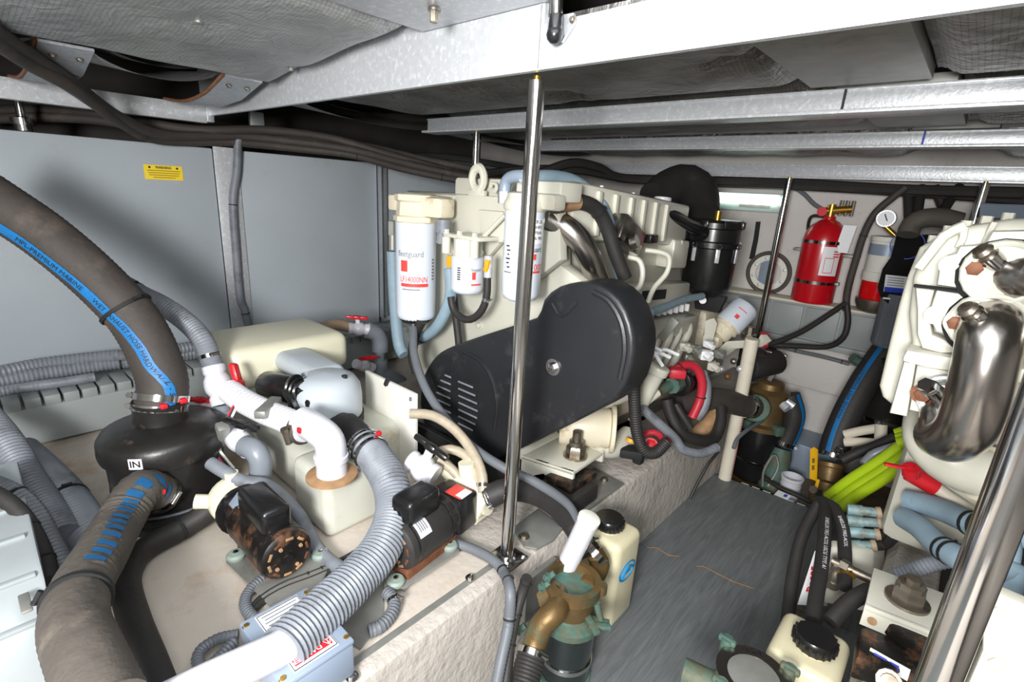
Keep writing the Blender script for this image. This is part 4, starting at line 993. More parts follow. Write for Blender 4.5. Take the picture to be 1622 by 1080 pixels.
# ribbed conduit looping over the edge of the engine bed
hose('conduit', 'grey ribbed conduit draped over the platform edge down to the walkway', [HZ(712, 858, ZP + .012), HZ(745, 868, ZP + .012), HZ(778, 885, ZP + .012), HZ(797, 905, ZP + .012), P(808, 935, 1.09), P(806, 985, 1.08), P(795, 1040, 1.05), P(785, 1090, 1.03)], .012, 'corr_dark', cat='conduit', corr=(.0075, .05), n=10, ties=(.38, .5, .72))
hose('conduit', 'dark conduit with clips at the end of the bed, beside the near strainer', [P(835, 915, 1.10), P(828, 935, 1.11), P(818, 970, 1.10), P(808, 1020, 1.08), P(800, 1090, 1.04)], .012, 'rubber', cat='conduit', n=10, ties=(.08, .4, .66))
for x, y, nm in ((745, 915, 'small steel screw in the platform beside the front post'), (558, 1072, 'domed steel screw in the platform beside the junction box'), (437, 846, 'x')):
    if nm == 'x': continue
    solo('platform_screw', MB().hexbolt(HZ(x, y, ZP), (0, 0, 1), .008, .006), 'steel', nm, 'screw')

# ================================================================ PORT ENGINE
def tilt(mb):
    mb.v = [V3(p.x, p.y, p.z - (p.y - 1.1) * 0.066) for p in mb.v]; return mb
en = thing('marine_engine', 'cream-painted marine diesel engine with black belt guard and white filters', 'engine', (-1.07, 1.7, 0.2))
part('block', tilt(MB().span((-1.38, 1.16, .30), (-.90, 2.40, .90), .02)), 'cream', en)
part('cylinder_head', tilt(MB().span((-1.30, 1.14, .88), (-.855, 1.98, 1.04), .015)), 'cream', en)
vc = part('valve_cover', tilt(MB().span((-1.28, 1.13, 1.035), (-.805, 1.86, 1.185), .014)), 'cream', en)
for k, yy in enumerate((1.24, 1.33, 1.42, 1.50, 1.58, 1.66)):
    part('fin', tilt(MB().prism([V3(-.806, yy - .009, 1.17), V3(-.806, yy + .009, 1.17), V3(-.806, yy + .009, 1.05), V3(-.806, yy - .009, 1.05)], (.012, 0, 0), .003)), 'cream', vc)
for yy in (1.2, 1.4, 1.6, 1.8):
    part('cover_bolt', tilt(MB().hexbolt((-.80, yy, 1.05), (1, 0, 0), .008, .012)), 'cream', vc)
    part('cover_bolt', tilt(MB().hexbolt((-.90, yy, 1.186), (0, 0, 1), .008, .014)), 'cream', vc)
part('oil_cap', tilt(MB().cyl((-.86, 1.74, 1.185), (-.86, 1.74, 1.20), .03, n=20, bev=.004)), 'white_pvc', vc)
part('rear_cover', tilt(MB().span((-.86, 1.74, .955), (-.79, 1.87, 1.06), .012)), 'cream', en)
# front gear housing and filter brackets
q = [HY(x, y, 1.12) for x, y in ((655, 322), (672, 303), (718, 306), (745, 308), (880, 318), (886, 345), (888, 420), (925, 448), (985, 490), (985, 600), (720, 660), (668, 600), (652, 520), (652, 430))]
gh = part('gear_housing', MB().prism(q, (0, .05, 0), .006), 'cream', en)
q = [HY(x, y, 1.09) for x, y in ((722, 308), (800, 312), (803, 372), (768, 412), (728, 400), (716, 376))]
fb = part('filter_bracket', MB().prism(q, (0, .02, 0), .003), 'cream', en)
q = [HY(x, y, 1.06) for x, y in ((757, 332), (802, 336), (803, 372), (795, 384), (762, 382))]
part('gusset', MB().prism(q, (0, .03, 0), .003), 'cream', fb)
a = HY(757, 384, 1.04); b = HY(800, 340, 1.04)
part('rib', MB().cyl(a, b, .007, n=8), 'cream', fb)
q = [HY(x, y, 1.07) for x, y in ((803, 312), (886, 330), (888, 412), (852, 440), (800, 438))]
part('filter_backplate', MB().prism(q, (0, .03, 0), .004), 'cream', en)
part('front_casting', MB().span((-1.52, 1.10, .98), (-1.22, 1.30, 1.13), .02), 'cream', en)
for x, y in ((690, 318), (712, 330), (938, 452), (958, 510), (742, 500), (760, 515), (930, 560)):
    part('housing_bolt', MB().hexbolt(HY(x, y, 1.12), (0, -1, 0), .010, .012), 'cream', gh)
# lifting eye
lc = HY(757, 289, 1.10)
ly = MB().torus(lc + V3(0, 0, .008), (0, 1, 0), .025, .0115, 24, 8, 0, math.pi * 2)
ly.v = [V3(p.x, p.y, lc.z + (p.z - lc.z) * 1.25) for p in ly.v]
ly.span((lc.x - .034, lc.y - .008, lc.z - .06), (lc.x + .034, lc.y + .008, lc.z - .022), .003)
part('lifting_eye', ly, 'cream', en)
part('hook', MB().torus(HY(782, 297, 1.10), (0, 1, 0), .012, .005, 14, 6, 0, 4.4), 'cream', en)
# ---- big oil filter
fa = HY(659, 350, 1.0); fz = HY(659, 503, 1.0); fo = V3(fa.x, 1.0, fz.z); fh = fa.z - fz.z; fr_r = .0625
of = part('oil_filter', MB().lathe(fo, (0, 0, 1), [(.04, -.004), (.052, -.002), (.060, .006), (fr_r, .018), (fr_r, fh)], 40), 'filter_white', en, label='large white oil filter cartridge')
part('seam', MB().lathe(fo, (0, 0, 1), [(.045, -.010), (.058, .004)], 30), 'black_matte', of)
fd = EYE - fo; fd.z = 0
def rz(px, py): return HV(fo, px, py).z - fo.z
lettering_round('fleetguard', fo, (0, 0, 1), fr_r + .0012, rz(650, 399), -.30, .026, of, mat='ink_grey', width=.085, front=fd)
part('logo_block', band_round(fo, (0, 0, 1), fr_r + .0015, rz(650, 426), rz(650, 409), -.78, -.42, fd), 'ink_red', of)
lettering_round('LF14000NN', fo, (0, 0, 1), fr_r + .0012, rz(650, 438), -.12, .026, of, mat='ink_red', width=.088, front=fd)
part('red_bar', band_round(fo, (0, 0, 1), fr_r + .0015, rz(650, 449), rz(650, 444), -.78, .62, fd), 'ink_red', of)
part('fine_print', band_round(fo, (0, 0, 1), fr_r + .0012, rz(650, 454), rz(650, 452.5), -.7, .2, fd), 'ink_grey', of)
for k in range(7): part('fine_print', band_round(fo, (0, 0, 1), fr_r + .0015, rz(680, 440 - k * 5), rz(680, 437.5 - k * 5), .88, 1.02, fd, 3), 'ink_grey', of)
ft = V3(fo.x, 1.0, fa.z)
hd = MB().lathe(ft - V3(0, 0, .004), (0, 0, 1), [(.066, 0), (.070, .004), (.070, .018), (.062, .022), (.058, .06), (.066, .066), (.066, .082), (.058, .086)], 8)
hd.box(ft + V3(.075, .02, .045), (.09, .07, .06), .012, rot=('Z', .2)).box(ft + V3(-.085, .0, .05), (.06, .05, .05), .008).box(ft + V3(.0, .08, .045), (.11, .12, .065), .01)
part('filter_head', hd, 'cream_dirty', en)
part('pressure_switch', MB().cyl(HY(702, 348, 1.0), HY(702, 368, 1.0), .022, n=10).cyl(HY(700, 366, 1.0), HY(698, 385, 1.0), .014, n=10), 'corr_grey', en)
part('side_fitting', MB().cyl(HY(622, 350, 1.0), HY(622, 372, 1.0), .016, n=6).cyl(HY(622, 372, 1.0), HY(622, 395, 1.0), .013, n=12), 'alu_dull', en)
# ---- small filter
s0 = HY(741, 405, 1.02); s1 = HY(741, 463, 1.02); so = V3(s0.x, 1.02, s1.z); sh = s0.z - s1.z; srr = .0475
sf = part('coolant_filter', MB().lathe(so, (0, 0, 1), [(.034, -.002), (.043, .004), (srr, .014), (srr, sh)], 32), 'filter_white', en, label='small white coolant filter')
fd2 = EYE - so; fd2.z = 0
part('logo_block', band_round(so, (0, 0, 1), srr + .0015, sh * .42, sh * .62, .30, .52, fd2), 'ink_red', sf)
lettering_round('fleetguard', so, (0, 0, 1), srr + .0012, sh * .68, .58, .014, sf, mat='ink_grey', width=.034, front=fd2)
part('red_bar', band_round(so, (0, 0, 1), srr + .0015, sh * .26, sh * .30, .26, .95, fd2), 'ink_red', sf)
for k in range(6): part('barcode', band_round(so, (0, 0, 1), srr + .0015, sh * (.40 + k * .06), sh * (.43 + k * .06), -.62, -.42, fd2, 3), 'ink', sf)
hd = MB().lathe(V3(so.x, so.y, so.z + sh), (0, 0, 1), [(.044, 0), (.046, .012), (.042, .02), (.042, .05)], 20)
hd.box(V3(so.x + .01, so.y + .01, so.z + sh + .055), (.15, .10, .012), .004)
for dx in (-.055, .0, .062): hd.cyl(V3(so.x + dx, so.y - .035, so.z + sh + .004), V3(so.x + dx, so.y - .035, so.z + sh + .05), .013, n=12); hd.hexbolt(V3(so.x + dx, so.y - .035, so.z + sh + .06), (0, 0, 1), .008, .012)
part('coolant_filter_head', hd, 'cream', en)
part('orange_tag', MB().box(HY(712, 414, 1.0), (.018, .01, .035), .003), 'orange', en)
part('orange_tag', MB().box(HY(771, 421, 1.0), (.014, .01, .035), .003, rot=('Y', .2)), 'orange', en)
part('valve_fitting', MB().cyl(HY(774, 405, 1.01), HY(773, 440, 1.01), .012, n=10), 'alu_white', en)
# ---- tall fuel filter behind the post
t0 = HY(832, 334, 1.0); t1 = HY(828, 474, 1.0); to = V3(t0.x, 1.0, t1.z); th_ = t0.z - t1.z; trr = .0505
tf = part('fuel_filter', MB().lathe(to, (0, 0, 1), [(.032, -.003), (.044, .003), (trr, .016), (trr, th_)], 36), 'filter_white', en, label='tall white fuel filter behind the steel post')
fd3 = EYE - to; fd3.z = 0
def tz(px, py): return HV(to, px, py).z - to.z
part('paper_label', band_round(to, (0, 0, 1), trr + .001, tz(850, 384), tz(850, 346), .38, 1.15, fd3), 'white', tf)
for k, tx in enumerate(('32', '-HRS', '70A', '.6.90')):
    lettering_round(tx, to, (0, 0, 1), trr + .003, tz(850, 350 + k * 8.5), .72, .011, tf, width=.024 + .003 * (k % 2), front=fd3)
lettering_round('fleetguard', to, (0, 0, 1), trr + .0015, tz(850, 393), .48, .02, tf, width=.06, front=fd3)
part('logo_block', band_round(to, (0, 0, 1), trr + .0015, tz(850, 409), tz(850, 400), .42, .72, fd3), 'ink_red', tf)
lettering_round('FS1000', to, (0, 0, 1), trr + .0015, tz(850, 421), .62, .024, tf, mat='ink_red', width=.06, front=fd3)
part('red_bar', band_round(to, (0, 0, 1), trr + .0015, tz(850, 429.5), tz(850, 426.5), .3, 1.1, fd3), 'ink_red', tf)
for k in range(6):
    part('pen_mark', band_round(to, (0, 0, 1), trr + .0015, tz(806, 388 + k * 6.5), tz(806, 386 + k * 6.5), -.92 + .05 * (k % 3), -.72 + .06 * (k % 2), fd3, 3), 'ink', tf)
part('pen_mark', band_round(to, (0, 0, 1), trr + .0015, tz(806, 428), tz(806, 427), -1.0, -.55, fd3, 4), 'ink', tf)
hd = MB().lathe(V3(to.x, to.y, to.z + th_), (0, 0, 1), [(.052, 0), (.055, .004), (.055, .02), (.050, .028), (.046, .042), (.03, .046)], 24)
hd.box(V3(to.x + .015, to.y + .07, to.z + th_ + .05), (.15, .09, .05), .008).box(V3(to.x + .02, to.y + .02, to.z + th_ + .025), (.15, .05, .04), .01)
part('fuel_filter_head', hd, 'cream', en)
# ---- belt guard
gq = [(664, 640), (668, 600), (690, 563), (730, 543), (838, 507), (852, 499), (860, 474), (884, 454), (928, 446), (962, 458), (990, 490), (1004, 540), (997, 590), (974, 632), (900, 674), (800, 722), (760, 730), (710, 714), (675, 684)]
YG = 0.99
# smooth the outline
gp = [HY(x, y, YG) for x, y in gq]
sm_, _ = resample(gp + [gp[0]], .03); sm_ = sm_[:-1]
gd = part('belt_guard', MB().prism(sm_, (0, .115, 0), .012, 3), 'guard_black', en, label='black plastic belt guard with vent slots', ang=50)
slots = [(710, 590, 20), (732, 599, 22), (690, 596, 0)]
rows = [(712, 588), (703, 600), (697, 612), (694, 624), (697, 637), (703, 650)]
proto = None
for k in range(7):
    xl0 = 700 - 14 * math.sin(k / 6 * math.pi); ya = 588 + k * 11.2
    for (xa, xb, yo) in ((xl0 - 4 + 8, 716, 0), (724, 752 + 8 * math.sin(k / 6 * math.pi), 5)):
        a = HY(xa, ya + (xa - 700) * .46, YG); b = HY(xb, ya + (xb - 700) * .46, YG)
        c = (a + b) / 2; w = max(.03, (b - a).length)
        part('vent_slot', MB().box(V3(c.x, YG - .001, c.z), (w, .004, .0135), .0018), 'void', gd)
        part('slot_lip', MB().box(V3(c.x + .002, YG - .0025, c.z - .0055), (w * .85, .005, .006), .002), 'corr_grey', gd)
for x, y in ((700, 690), (724, 702)):
    c = HY(x, y, YG); part('vent_slot', MB().box(V3(c.x, YG - .001, c.z), (.03, .004, .009), .0018), 'corr_grey', gd)
part('pressed_ridge', MB().tube([HY(x, y, YG + .001) for x, y in ((734, 556), (762, 572), (780, 600), (788, 640), (784, 680))], .007, n=8), 'guard_black', gd)
part('pressed_ridge', MB().tube([HY(x, y, YG + .002) for x, y in ((940, 462), (966, 478), (985, 512), (990, 555), (982, 600))], .008, n=8), 'guard_black', gd)
part('pressed_ridge', MB().tube([HY(x, y, YG + .002) for x, y in ((875, 480), (890, 500), (915, 478))], .006, n=8), 'guard_black', gd)
c = HY(877, 581, YG)
part('guard_bolt', MB().ring(c + V3(0, .002, 0), (0, -1, 0), .022, .015, .006, 20).hexbolt(c, (0, -1, 0), .012, .014), 'steel', gd)
# ---- steel charge pipe, heat shield, sensor
part('charge_pipe', MB().tube([P(872, 348, 1.34), P(900, 364, 1.33), P(924, 390, 1.34), P(940, 424, 1.37), P(955, 465, 1.42)], .033, n=24, ds=.012), 'steel_pipe', en)
part('heat_shield', MB().box(P(992, 372, 1.50), (.05, .14, .075), .006, rot=('X', -.45)).cyl(P(1000, 385, 1.47), P(1010, 382, 1.46), .022, n=14), 'steel_pipe', en)
part('sensor', MB().box(P(1030, 378, 1.62), (.03, .05, .028), .004), 'black_gloss', en)
# pipes between charge air and block
part('fuel_line', MB().tube([P(995, 407, 1.56), P(1012, 412, 1.55), P(1018, 430, 1.55), P(1014, 452, 1.56), P(1003, 462, 1.57)], .0085, n=10, ds=.01), 'cream', en)
part('fuel_line', MB().tube([P(1022, 396, 1.62), P(1048, 400, 1.61), P(1060, 408, 1.61), P(1056, 432, 1.62), P(1036, 456, 1.62), P(1026, 480, 1.62)], .0085, n=10, ds=.01), 'cream', en)
cm = part('control_module', tilt(MB().span((-.90, 1.50, .80), (-.80, 1.96, .90), .012)), 'cream', en)
for k in range(9): part('cooling_fin', tilt(MB().box((-.80, 1.54 + k * .05, .80), (.03, .012, .03), .003)), 'white', cm)
part('module_label', tilt(MB().span((-.802, 1.56, .845), (-.797, 1.74, .88))), 'ink', cm)
part('fuel_manifold', tilt(MB().span((-.89, 1.36, .70), (-.76, 1.98, .775), .015)), 'cream', en)
part('side_cover', tilt(MB().span((-.90, 1.42, .42), (-.80, 2.0, .68), .02)), 'cream_dirty', en)
for k in range(7):
    yy = 1.42 + k * .085
    part('injector_line', tilt(MB().tube([V3(-.80, yy, .76), V3(-.765, yy - .01, .72), V3(-.775, yy - .05, .63), V3(-.80, yy - .07, .52)], .012 if k % 2 else .016, n=10)), 'cream', en)
part('rear_bracket', MB().prism([P(x, y, 2.0) for x, y in ((1116, 508), (1126, 504), (1130, 512), (1122, 546), (1114, 548))], (.012, .012, 0), .003), 'cream', en)
part('data_plate', MB().box(P(1058, 522, 1.72), (.03, .004, .09), .004, rot=('Y', .5)), 'alu_dull', en)
for k, (x0, y0, x1, y1, d) in enumerate(((1008, 570, 1048, 556, 1.6), (1012, 575, 1062, 566, 1.62), (1020, 580, 1075, 562, 1.66), (1010, 560, 1050, 580, 1.62))):
    part('white_wire', MB().tube([P(x0, y0, d), P((x0 + x1) / 2, min(y0, y1) - 8, d), P(x1, y1, d)], .006, n=6), 'white', en)
for k, (x, y, s_) in enumerate(((1100, 552, .03), (1118, 562, .035), (1130, 580, .03), (1090, 566, .025), (1122, 545, .025), (1085, 549, .03), (1140, 560, .03))):
    part('sender_unit', MB().box(P(x, y, 1.88), (s_ * 1.3, s_, s_), .005, rot=('Z', k * .7)).cyl(P(x, y, 1.86), P(x + 8, y + 6, 1.84), s_ * .4, n=8), ('alu_dull', 'white', 'cream')[k % 3], en)
# ---- starter drum and lower pumps
a = P(918, 672, 1.56); b = P(966, 668, 1.60); axd = (V3(.8, .55, 0)).normalized()
c = P(938, 676, 1.58)
sd_ = part('starter_motor', MB().cyl(c - axd * .10, c + axd * .055, .062, n=28, bev=.008), 'cream_dirty', en)
part('flange', MB().cyl(c + axd * .055, c + axd * .068, .074, n=28, bev=.003), 'cream_dirty', sd_)
part('coolant_pipe', MB().tube([P(930, 640, 1.60), P(960, 634, 1.60), P(992, 622, 1.62)], .026, n=16), 'cream', en)
part('coolant_pipe', MB().tube([P(940, 705, 1.58), P(972, 708, 1.62), P(995, 690, 1.68)], .034, n=18), 'cream', en)
part('filler_tube', MB().cyl(P(1008, 652, 1.72), P(1040, 592, 1.66), .026, .026, n=20).cyl(P(1040, 592, 1.66), P(1046, 580, 1.65), .034, n=20, bev=.004), 'cream', en, label='cream oil filler tube')
part('lower_pipe', MB().tube([P(1000, 668, 1.70), P(1020, 640, 1.70), P(1042, 622, 1.72)], .014, n=12), 'cream', en)
part('flat_strut', MB().prism([HY(x, y, 1.30) for x, y in ((912, 650), (928, 645), (926, 702), (908, 700))], (0, .008, 0)), 'alu_dull', en)
# ---- front mount
mt = part('mount_bracket', MB().prism([HZ(x, y, .405) for x, y in ((826, 722), (888, 690), (955, 716), (908, 748))], (0, 0, -.012), .003), 'cream', en, label='cream engine mount bracket')
q = [HZ(826, 722, .405), HZ(908, 748, .405)]
part('front_web', MB().prism([q[0], q[1], q[1] - V3(0, 0, .052), q[0].lerp(q[1], .72) - V3(0, 0, .060), q[0].lerp(q[1], .45) - V3(0, 0, .035), q[0].lerp(q[1], .30) - V3(0, 0, .048), q[0] - V3(0.0, 0, .085)], (0, .012, 0), .002), 'cream', mt)
q = [HZ(888, 690, .405), HZ(955, 716, .405)]
part('rear_web', MB().prism([q[0], q[1], q[1] - V3(0, 0, .035), q[0] - V3(0, 0, .05)], (0, .012, 0), .002), 'cream', mt)
part('arm', MB().prism([HZ(826, 722, .405), HZ(888, 690, .405), HZ(888, 690, .405) + V3(-.2, .08, .06), HZ(826, 722, .405) + V3(-.2, .02, .02)], (0, 0, -.014), .003), 'cream', mt)
bc = HZ(911, 722, .405)
part('stud_nut', MB().cyl(bc, bc + V3(0, 0, .006), .036, n=22).lathe(bc + V3(0, 0, .006), (0, 0, 1), [(.029, 0), (.029, .022), (.024, .03)], 6).lathe(bc + V3(0, 0, .03), (0, 0, 1), [(.022, 0), (.022, .02), (.014, .022), (.014, .05)], 10), 'bolt_steel', en)
# ---- rubber isolator on the bed (a thing of its own that carries the engine)
iso = thing('engine_mount', 'black rubber engine mount with blue and white sticker on the port bed', 'engine mount', HZ(900, 800, ZP))
a = HZ(868, 792, ZP); b = HZ(945, 800, ZP)
part('rubber_block', MB().prism([HZ(x, y, ZP + .006) for x, y in ((858, 790), (900, 770), (945, 792), (905, 822))], (0, 0, .055), .008), 'rubber', iso)
part('steel_cap', MB().prism([HZ(x, y, ZP + .06) for x, y in ((862, 762), (905, 742), (945, 757), (905, 785))], (0, 0, .022), .006), 'rusty_black', iso)
q = HZ(884, 785, ZP + .045)
sk = part('sticker', plate(q + V3(-.0, -.012, .0), V3(.75, .2, 0), V3(0, -.2, 1), .05, .02), 'white', iso)
part('sticker_mark', plate(q + V3(-.010, -.0145, .0), V3(.75, .2, 0), V3(0, -.2, 1), .016, .012), 'ink_blue', sk)
part('base_plate', MB().prism([HZ(x, y, ZP) for x, y in ((850, 790), (942, 742), (988, 768), (905, 828))], (0, 0, .005), .001), 'alu_dull', iso)
part('plate_bolt', MB().hexbolt(HZ(957, 760, ZP + .005), (0, 0, 1), .009, .008), 'bolt_steel', iso)
bp = thing('bed_plate', 'bare aluminium plate with one bolt on the bed, right of the front post', 'plate', HZ(850, 845, ZP))
part('sheet', MB().prism([HZ(x, y, ZP - .003) for x, y in ((812, 838), (852, 808), (892, 838), (876, 858), (850, 872), (830, 868))], (0, 0, .006), .001), 'alu_dull', bp)
part('bolt', MB().hexbolt(HZ(830, 850, ZP + .003), (0, 0, 1), .010, .008), 'bolt_steel', bp)
# ---- black drip sheet under the guard
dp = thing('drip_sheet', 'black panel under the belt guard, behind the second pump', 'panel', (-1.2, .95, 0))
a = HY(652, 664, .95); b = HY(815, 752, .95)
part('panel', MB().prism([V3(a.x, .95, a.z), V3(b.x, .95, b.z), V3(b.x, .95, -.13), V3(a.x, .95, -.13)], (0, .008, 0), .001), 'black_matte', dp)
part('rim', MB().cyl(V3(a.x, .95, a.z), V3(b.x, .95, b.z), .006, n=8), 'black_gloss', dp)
# ================================================================ ENGINE HOSES AND CABLES
hose('hose', 'pale blue hose arching over the fuel filter to the engine', [P(842, 284, 1.34), P(872, 282, 1.37), P(905, 288, 1.40), P(935, 308, 1.43), P(955, 335, 1.45), P(970, 385, 1.48), P(985, 440, 1.52)], .0215, 'hose_blue', n=16)
t = thing('pipe_elbow', 'grey metal elbow on top of the fuel filter head', 'pipe elbow', HY(800, 315, 1.02))
part('bend', MB().tube([HY(800, 318, 1.02), HY(800, 296, 1.02), HY(806, 283, 1.02), HY(822, 279, 1.02), HY(845, 283, 1.03)], .016, n=16, ds=.008), 'blue_grey', t)
part('nut', MB().cyl(HY(800, 322, 1.02), HY(800, 304, 1.02), .020, n=6), 'alu', t)
part('collar', MB().cyl(HY(828, 280, 1.025), HY(840, 282, 1.03), .019, n=14), 'alu_white', t)
hose('hose', 'black hose with brown crimped fitting curving down to the belt guard', [P(892, 322, 1.31), P(920, 320, 1.34), P(945, 332, 1.38), P(962, 362, 1.42), P(975, 402, 1.45), P(990, 440, 1.48)], .0205, 'rubber', n=16, ties=(.38,))
t = thing('hose_fitting', 'brown crimped hose fitting right of the fuel filter', 'fitting', P(880, 324, 1.30))
part('ferrule', MB().cyl(P(885, 323, 1.30), P(914, 319, 1.33), .0225, n=18), 'rust_tan', t)
part('nut', MB().cyl(P(876, 325, 1.29), P(888, 323, 1.305), .024, n=6), 'bolt_steel', t)
hose('hose', 'blue hose dropping behind the left edge of the large oil filter', [HY(x, y, 1.06) for x, y in ((622, 398), (624, 450), (627, 500), (632, 545), (640, 562))], .0215, 'hose_blue', n=14)
hose('hose', 'blue hose curving down between the two left filters', [HY(x, y, 1.03) for x, y in ((712, 425), (714, 465), (704, 498), (688, 522), (668, 535), (655, 540))], .0185, 'hose_blue', n=14, ties=(.85,))
hose('hose', 'black hose looping under the small white filter', [HY(x, y, 1.0) for x, y in ((772, 440), (771, 468), (764, 490), (750, 504), (734, 505), (718, 490), (714, 470))], .011, 'rubber', n=12, clamps=(.22,))
hose('hose', 'black hose falling straight behind the small white filter', [HY(x, y, 1.05) for x, y in ((718, 460), (722, 500), (727, 545), (728, 575))], .012, 'rubber', n=10)
hose('hose', 'black sheathed hose hanging under the large oil filter', [HY(x, y, .98) for x, y in ((668, 508), (660, 525), (655, 545), (654, 568), (660, 590))], .016, 'rubber', n=12)
hose('hose', 'thick black breather hose from the valve cover to the black canister', [P(1020, 330, 1.72), P(1040, 334, 1.74), P(1065, 343, 1.80), P(1090, 357, 1.90), P(1112, 364, 1.98)], .0265, 'black_gloss', n=16, clamps=(.03,))
hose('hose', 'blue hose lying behind the belt guard towards the canister', [P(1030, 494, 1.62), P(1055, 486, 1.70), P(1085, 474, 1.84), P(1112, 469, 1.95)], .0135, 'hose_blue', n=12)
# crankcase ventilation canister
cb = P(1126, 398, 2.06)
cc_ = thing('breather_canister', 'glossy black breather canister with clips and brass cap', 'canister', V3(cb.x, cb.y, cb.z - .17))
o = V3(cb.x, cb.y, cb.z - .16)
part('bowl', MB().lathe(o, (0, 0, 1), [(.05, -.02), (.07, 0), (.092, .012), (.098, .03), (.102, .18)], 32), 'black_gloss', cc_)
ld = part('lid', MB().lathe(o, (0, 0, 1), [(.104, .175), (.112, .18), (.112, .20), (.104, .205), (.103, .25), (.110, .255), (.110, .275), (.09, .285)], 16), 'black_gloss', cc_)
for k in range(8):
    a = k * math.pi / 4; part('lid_lug', MB().box(o + V3(math.cos(a) * .10, math.sin(a) * .10, .27), (.03, .03, .03), .004, rot=('Z', a)), 'black_gloss', ld)
part('brass_cap', MB().cyl(o + V3(.02, -.04, .28), o + V3(.02, -.04, .32), .013, n=12), 'brass', cc_)
fdc = EYE - o; fdc.z = 0; fdc.normalize()
for a in (-.62, .25, 1.1):
    d = Matrix.Rotation(a, 3, 'Z') @ fdc
    cl = part('clip', MB().box(o + d * .106 + V3(0, 0, .155), (.006, .016, .06), .002, rot=('Z', math.atan2(d.y, d.x))), 'alu_white', cc_)
    part('clip_loop', MB().torus(o + d * .110 + V3(0, 0, .188), d, .010, .003, 12, 6), 'steel', cl)
part('port', MB().cyl(o + V3(.0, -.09, .225) - fdc * .02, P(1108, 364, 1.97), .034, n=18), 'black_gloss', cc_)
part('drain_cock', MB().cyl(o + fdc * .06 + V3(0, 0, -.03), o + fdc * .075 + V3(0, 0, -.03), .014, n=12), 'alu_white', cc_)
part('bracket', MB().prism([o + V3(-.04, .03, -.09), o + V3(.06, .03, -.09), o + V3(.08, .03, -.02), o + V3(-.06, .03, -.02)], (0, .03, 0), .003), 'black_matte', cc_)
# intake elbow at the back
hose('intake_hose', 'large black rubber intake elbow behind the engine', [P(1040, 318, 2.15), P(1060, 300, 2.18), P(1085, 292, 2.2), P(1104, 306, 2.18), P(1106, 340, 2.12)], .085, 'rubber', n=24, ds=.03)
# tilted white spin-on filter
t = thing('gearbox_filter', 'tilted white spin-on filter with small red logo near the far post', 'filter', P(1150, 520, 2.12))
a = P(1152, 516, 2.10); b = P(1184, 484, 2.10); ax_ = (b - a).normalized(); Lf = (b - a).length
part('can', MB().lathe(a, ax_, [(.052, 0), (.058, .006), (.058, Lf - .02), (.050, Lf - .006), (.035, Lf)], 26), 'filter_white', t)
part('head', MB().lathe(a - ax_ * .06, ax_, [(.035, 0), (.045, .01), (.045, .04), (.054, .045), (.054, .06)], 16).box(a - ax_ * .085, (.07, .06, .05), .01), 'cream_dirty', t)
part('logo', band_round(a, ax_, .0592, .028, .045, -.12, .16, EYE - a), 'ink_red', t)
part('red_bar', band_round(a, ax_, .0592, .070, .073, -.35, .35, EYE - a), 'ink_red', t)
# gearbox lump with bracket, dark machinery beyond
gx = thing('gearbox', 'dark grimy gearbox with a cream bracket behind the white pipe', 'gearbox', (-1.0, 2.4, .1))
part('case', MB().span((-1.25, 2.36, .28), (-.86, 2.72, .66), .04), 'cream_dirty', gx)
part('end_cover', MB().lathe(P(1190, 575, 2.25), V3(.7, -.7, 0), [(.02, 0), (.07, .005), (.075, .03), (.06, .06)], 18), 'rubber', gx)
part('bracket', MB().prism([P(x, y, 2.10) for x, y in ((1128, 562), (1150, 540), (1200, 538), (1204, 530), (1212, 540), (1196, 550), (1156, 552), (1136, 568))], (.02, .03, 0), .004), 'cream', gx)
part('bolt_stack', MB().lathe(P(1185, 536, 2.12), (0, 0, 1), [(.03, 0), (.03, .02), (.018, .02), (.018, .05)], 8), 'bolt_steel', gx)
part('oil_cooler', MB().cyl(P(1185, 582, 2.2), P(1232, 572, 2.25), .055, n=18, bev=.01), 'rubber', gx)
part('control_box', MB().box(P(1200, 560, 2.28), (.14, .08, .07), .01), 'black_gloss', gx)
part('lever', MB().box(P(1231, 582, 2.25), (.02, .02, .14), .004, rot=('Y', .3)), 'alu_dull', gx)
part('red_lead', MB().tube([P(1205, 528, 2.2), P(1216, 532, 2.2), P(1212, 550, 2.2), P(1206, 542, 2.18)], .009, n=8), 'red_cable', gx)
for k in range(6):
    part('shaft_bolt', MB().sphere(P(1132 + k * 10, 572 + (k % 3) * 12, 2.08), .014, n=8), ('bolt_steel', 'alu_white', 'rust_bolt')[k % 3], gx)
# lower clutter in front of the gearbox
hose('cable', 'thick red battery cable looping beside its grey sleeve', [P(1066, 588, 1.78), P(1085, 578, 1.80), P(1102, 582, 1.82), P(1112, 605, 1.84), P(1108, 635, 1.86), P(1096, 662, 1.86)], .016, 'red_cable', cat='cable', n=12, ties=(.1, .75))
solo('cable_boot', MB().box(P(1072, 590, 1.77), (.06, .05, .035), .01, rot=('Z', .6)), 'red_cable', 'red rubber terminal boot by the oil filler tube', 'boot')
hose('conduit', 'grey conduit curving outside the red battery cable', [P(1112, 590, 1.86), P(1119, 612, 1.88), P(1116, 642, 1.88), P(1102, 664, 1.88)], .018, 'corr_grey', cat='conduit', corr=(.009, .04), n=12)
hose('hose', 'large black seawater hose joining the far bronze strainer', [P(1072, 640, 1.95), P(1105, 633, 1.98), P(1140, 633, 2.03), P(1172, 641, 2.10), P(1192, 645, 2.16)], .047, 'rubber_exhaust', n=22, clamps=(.88,))
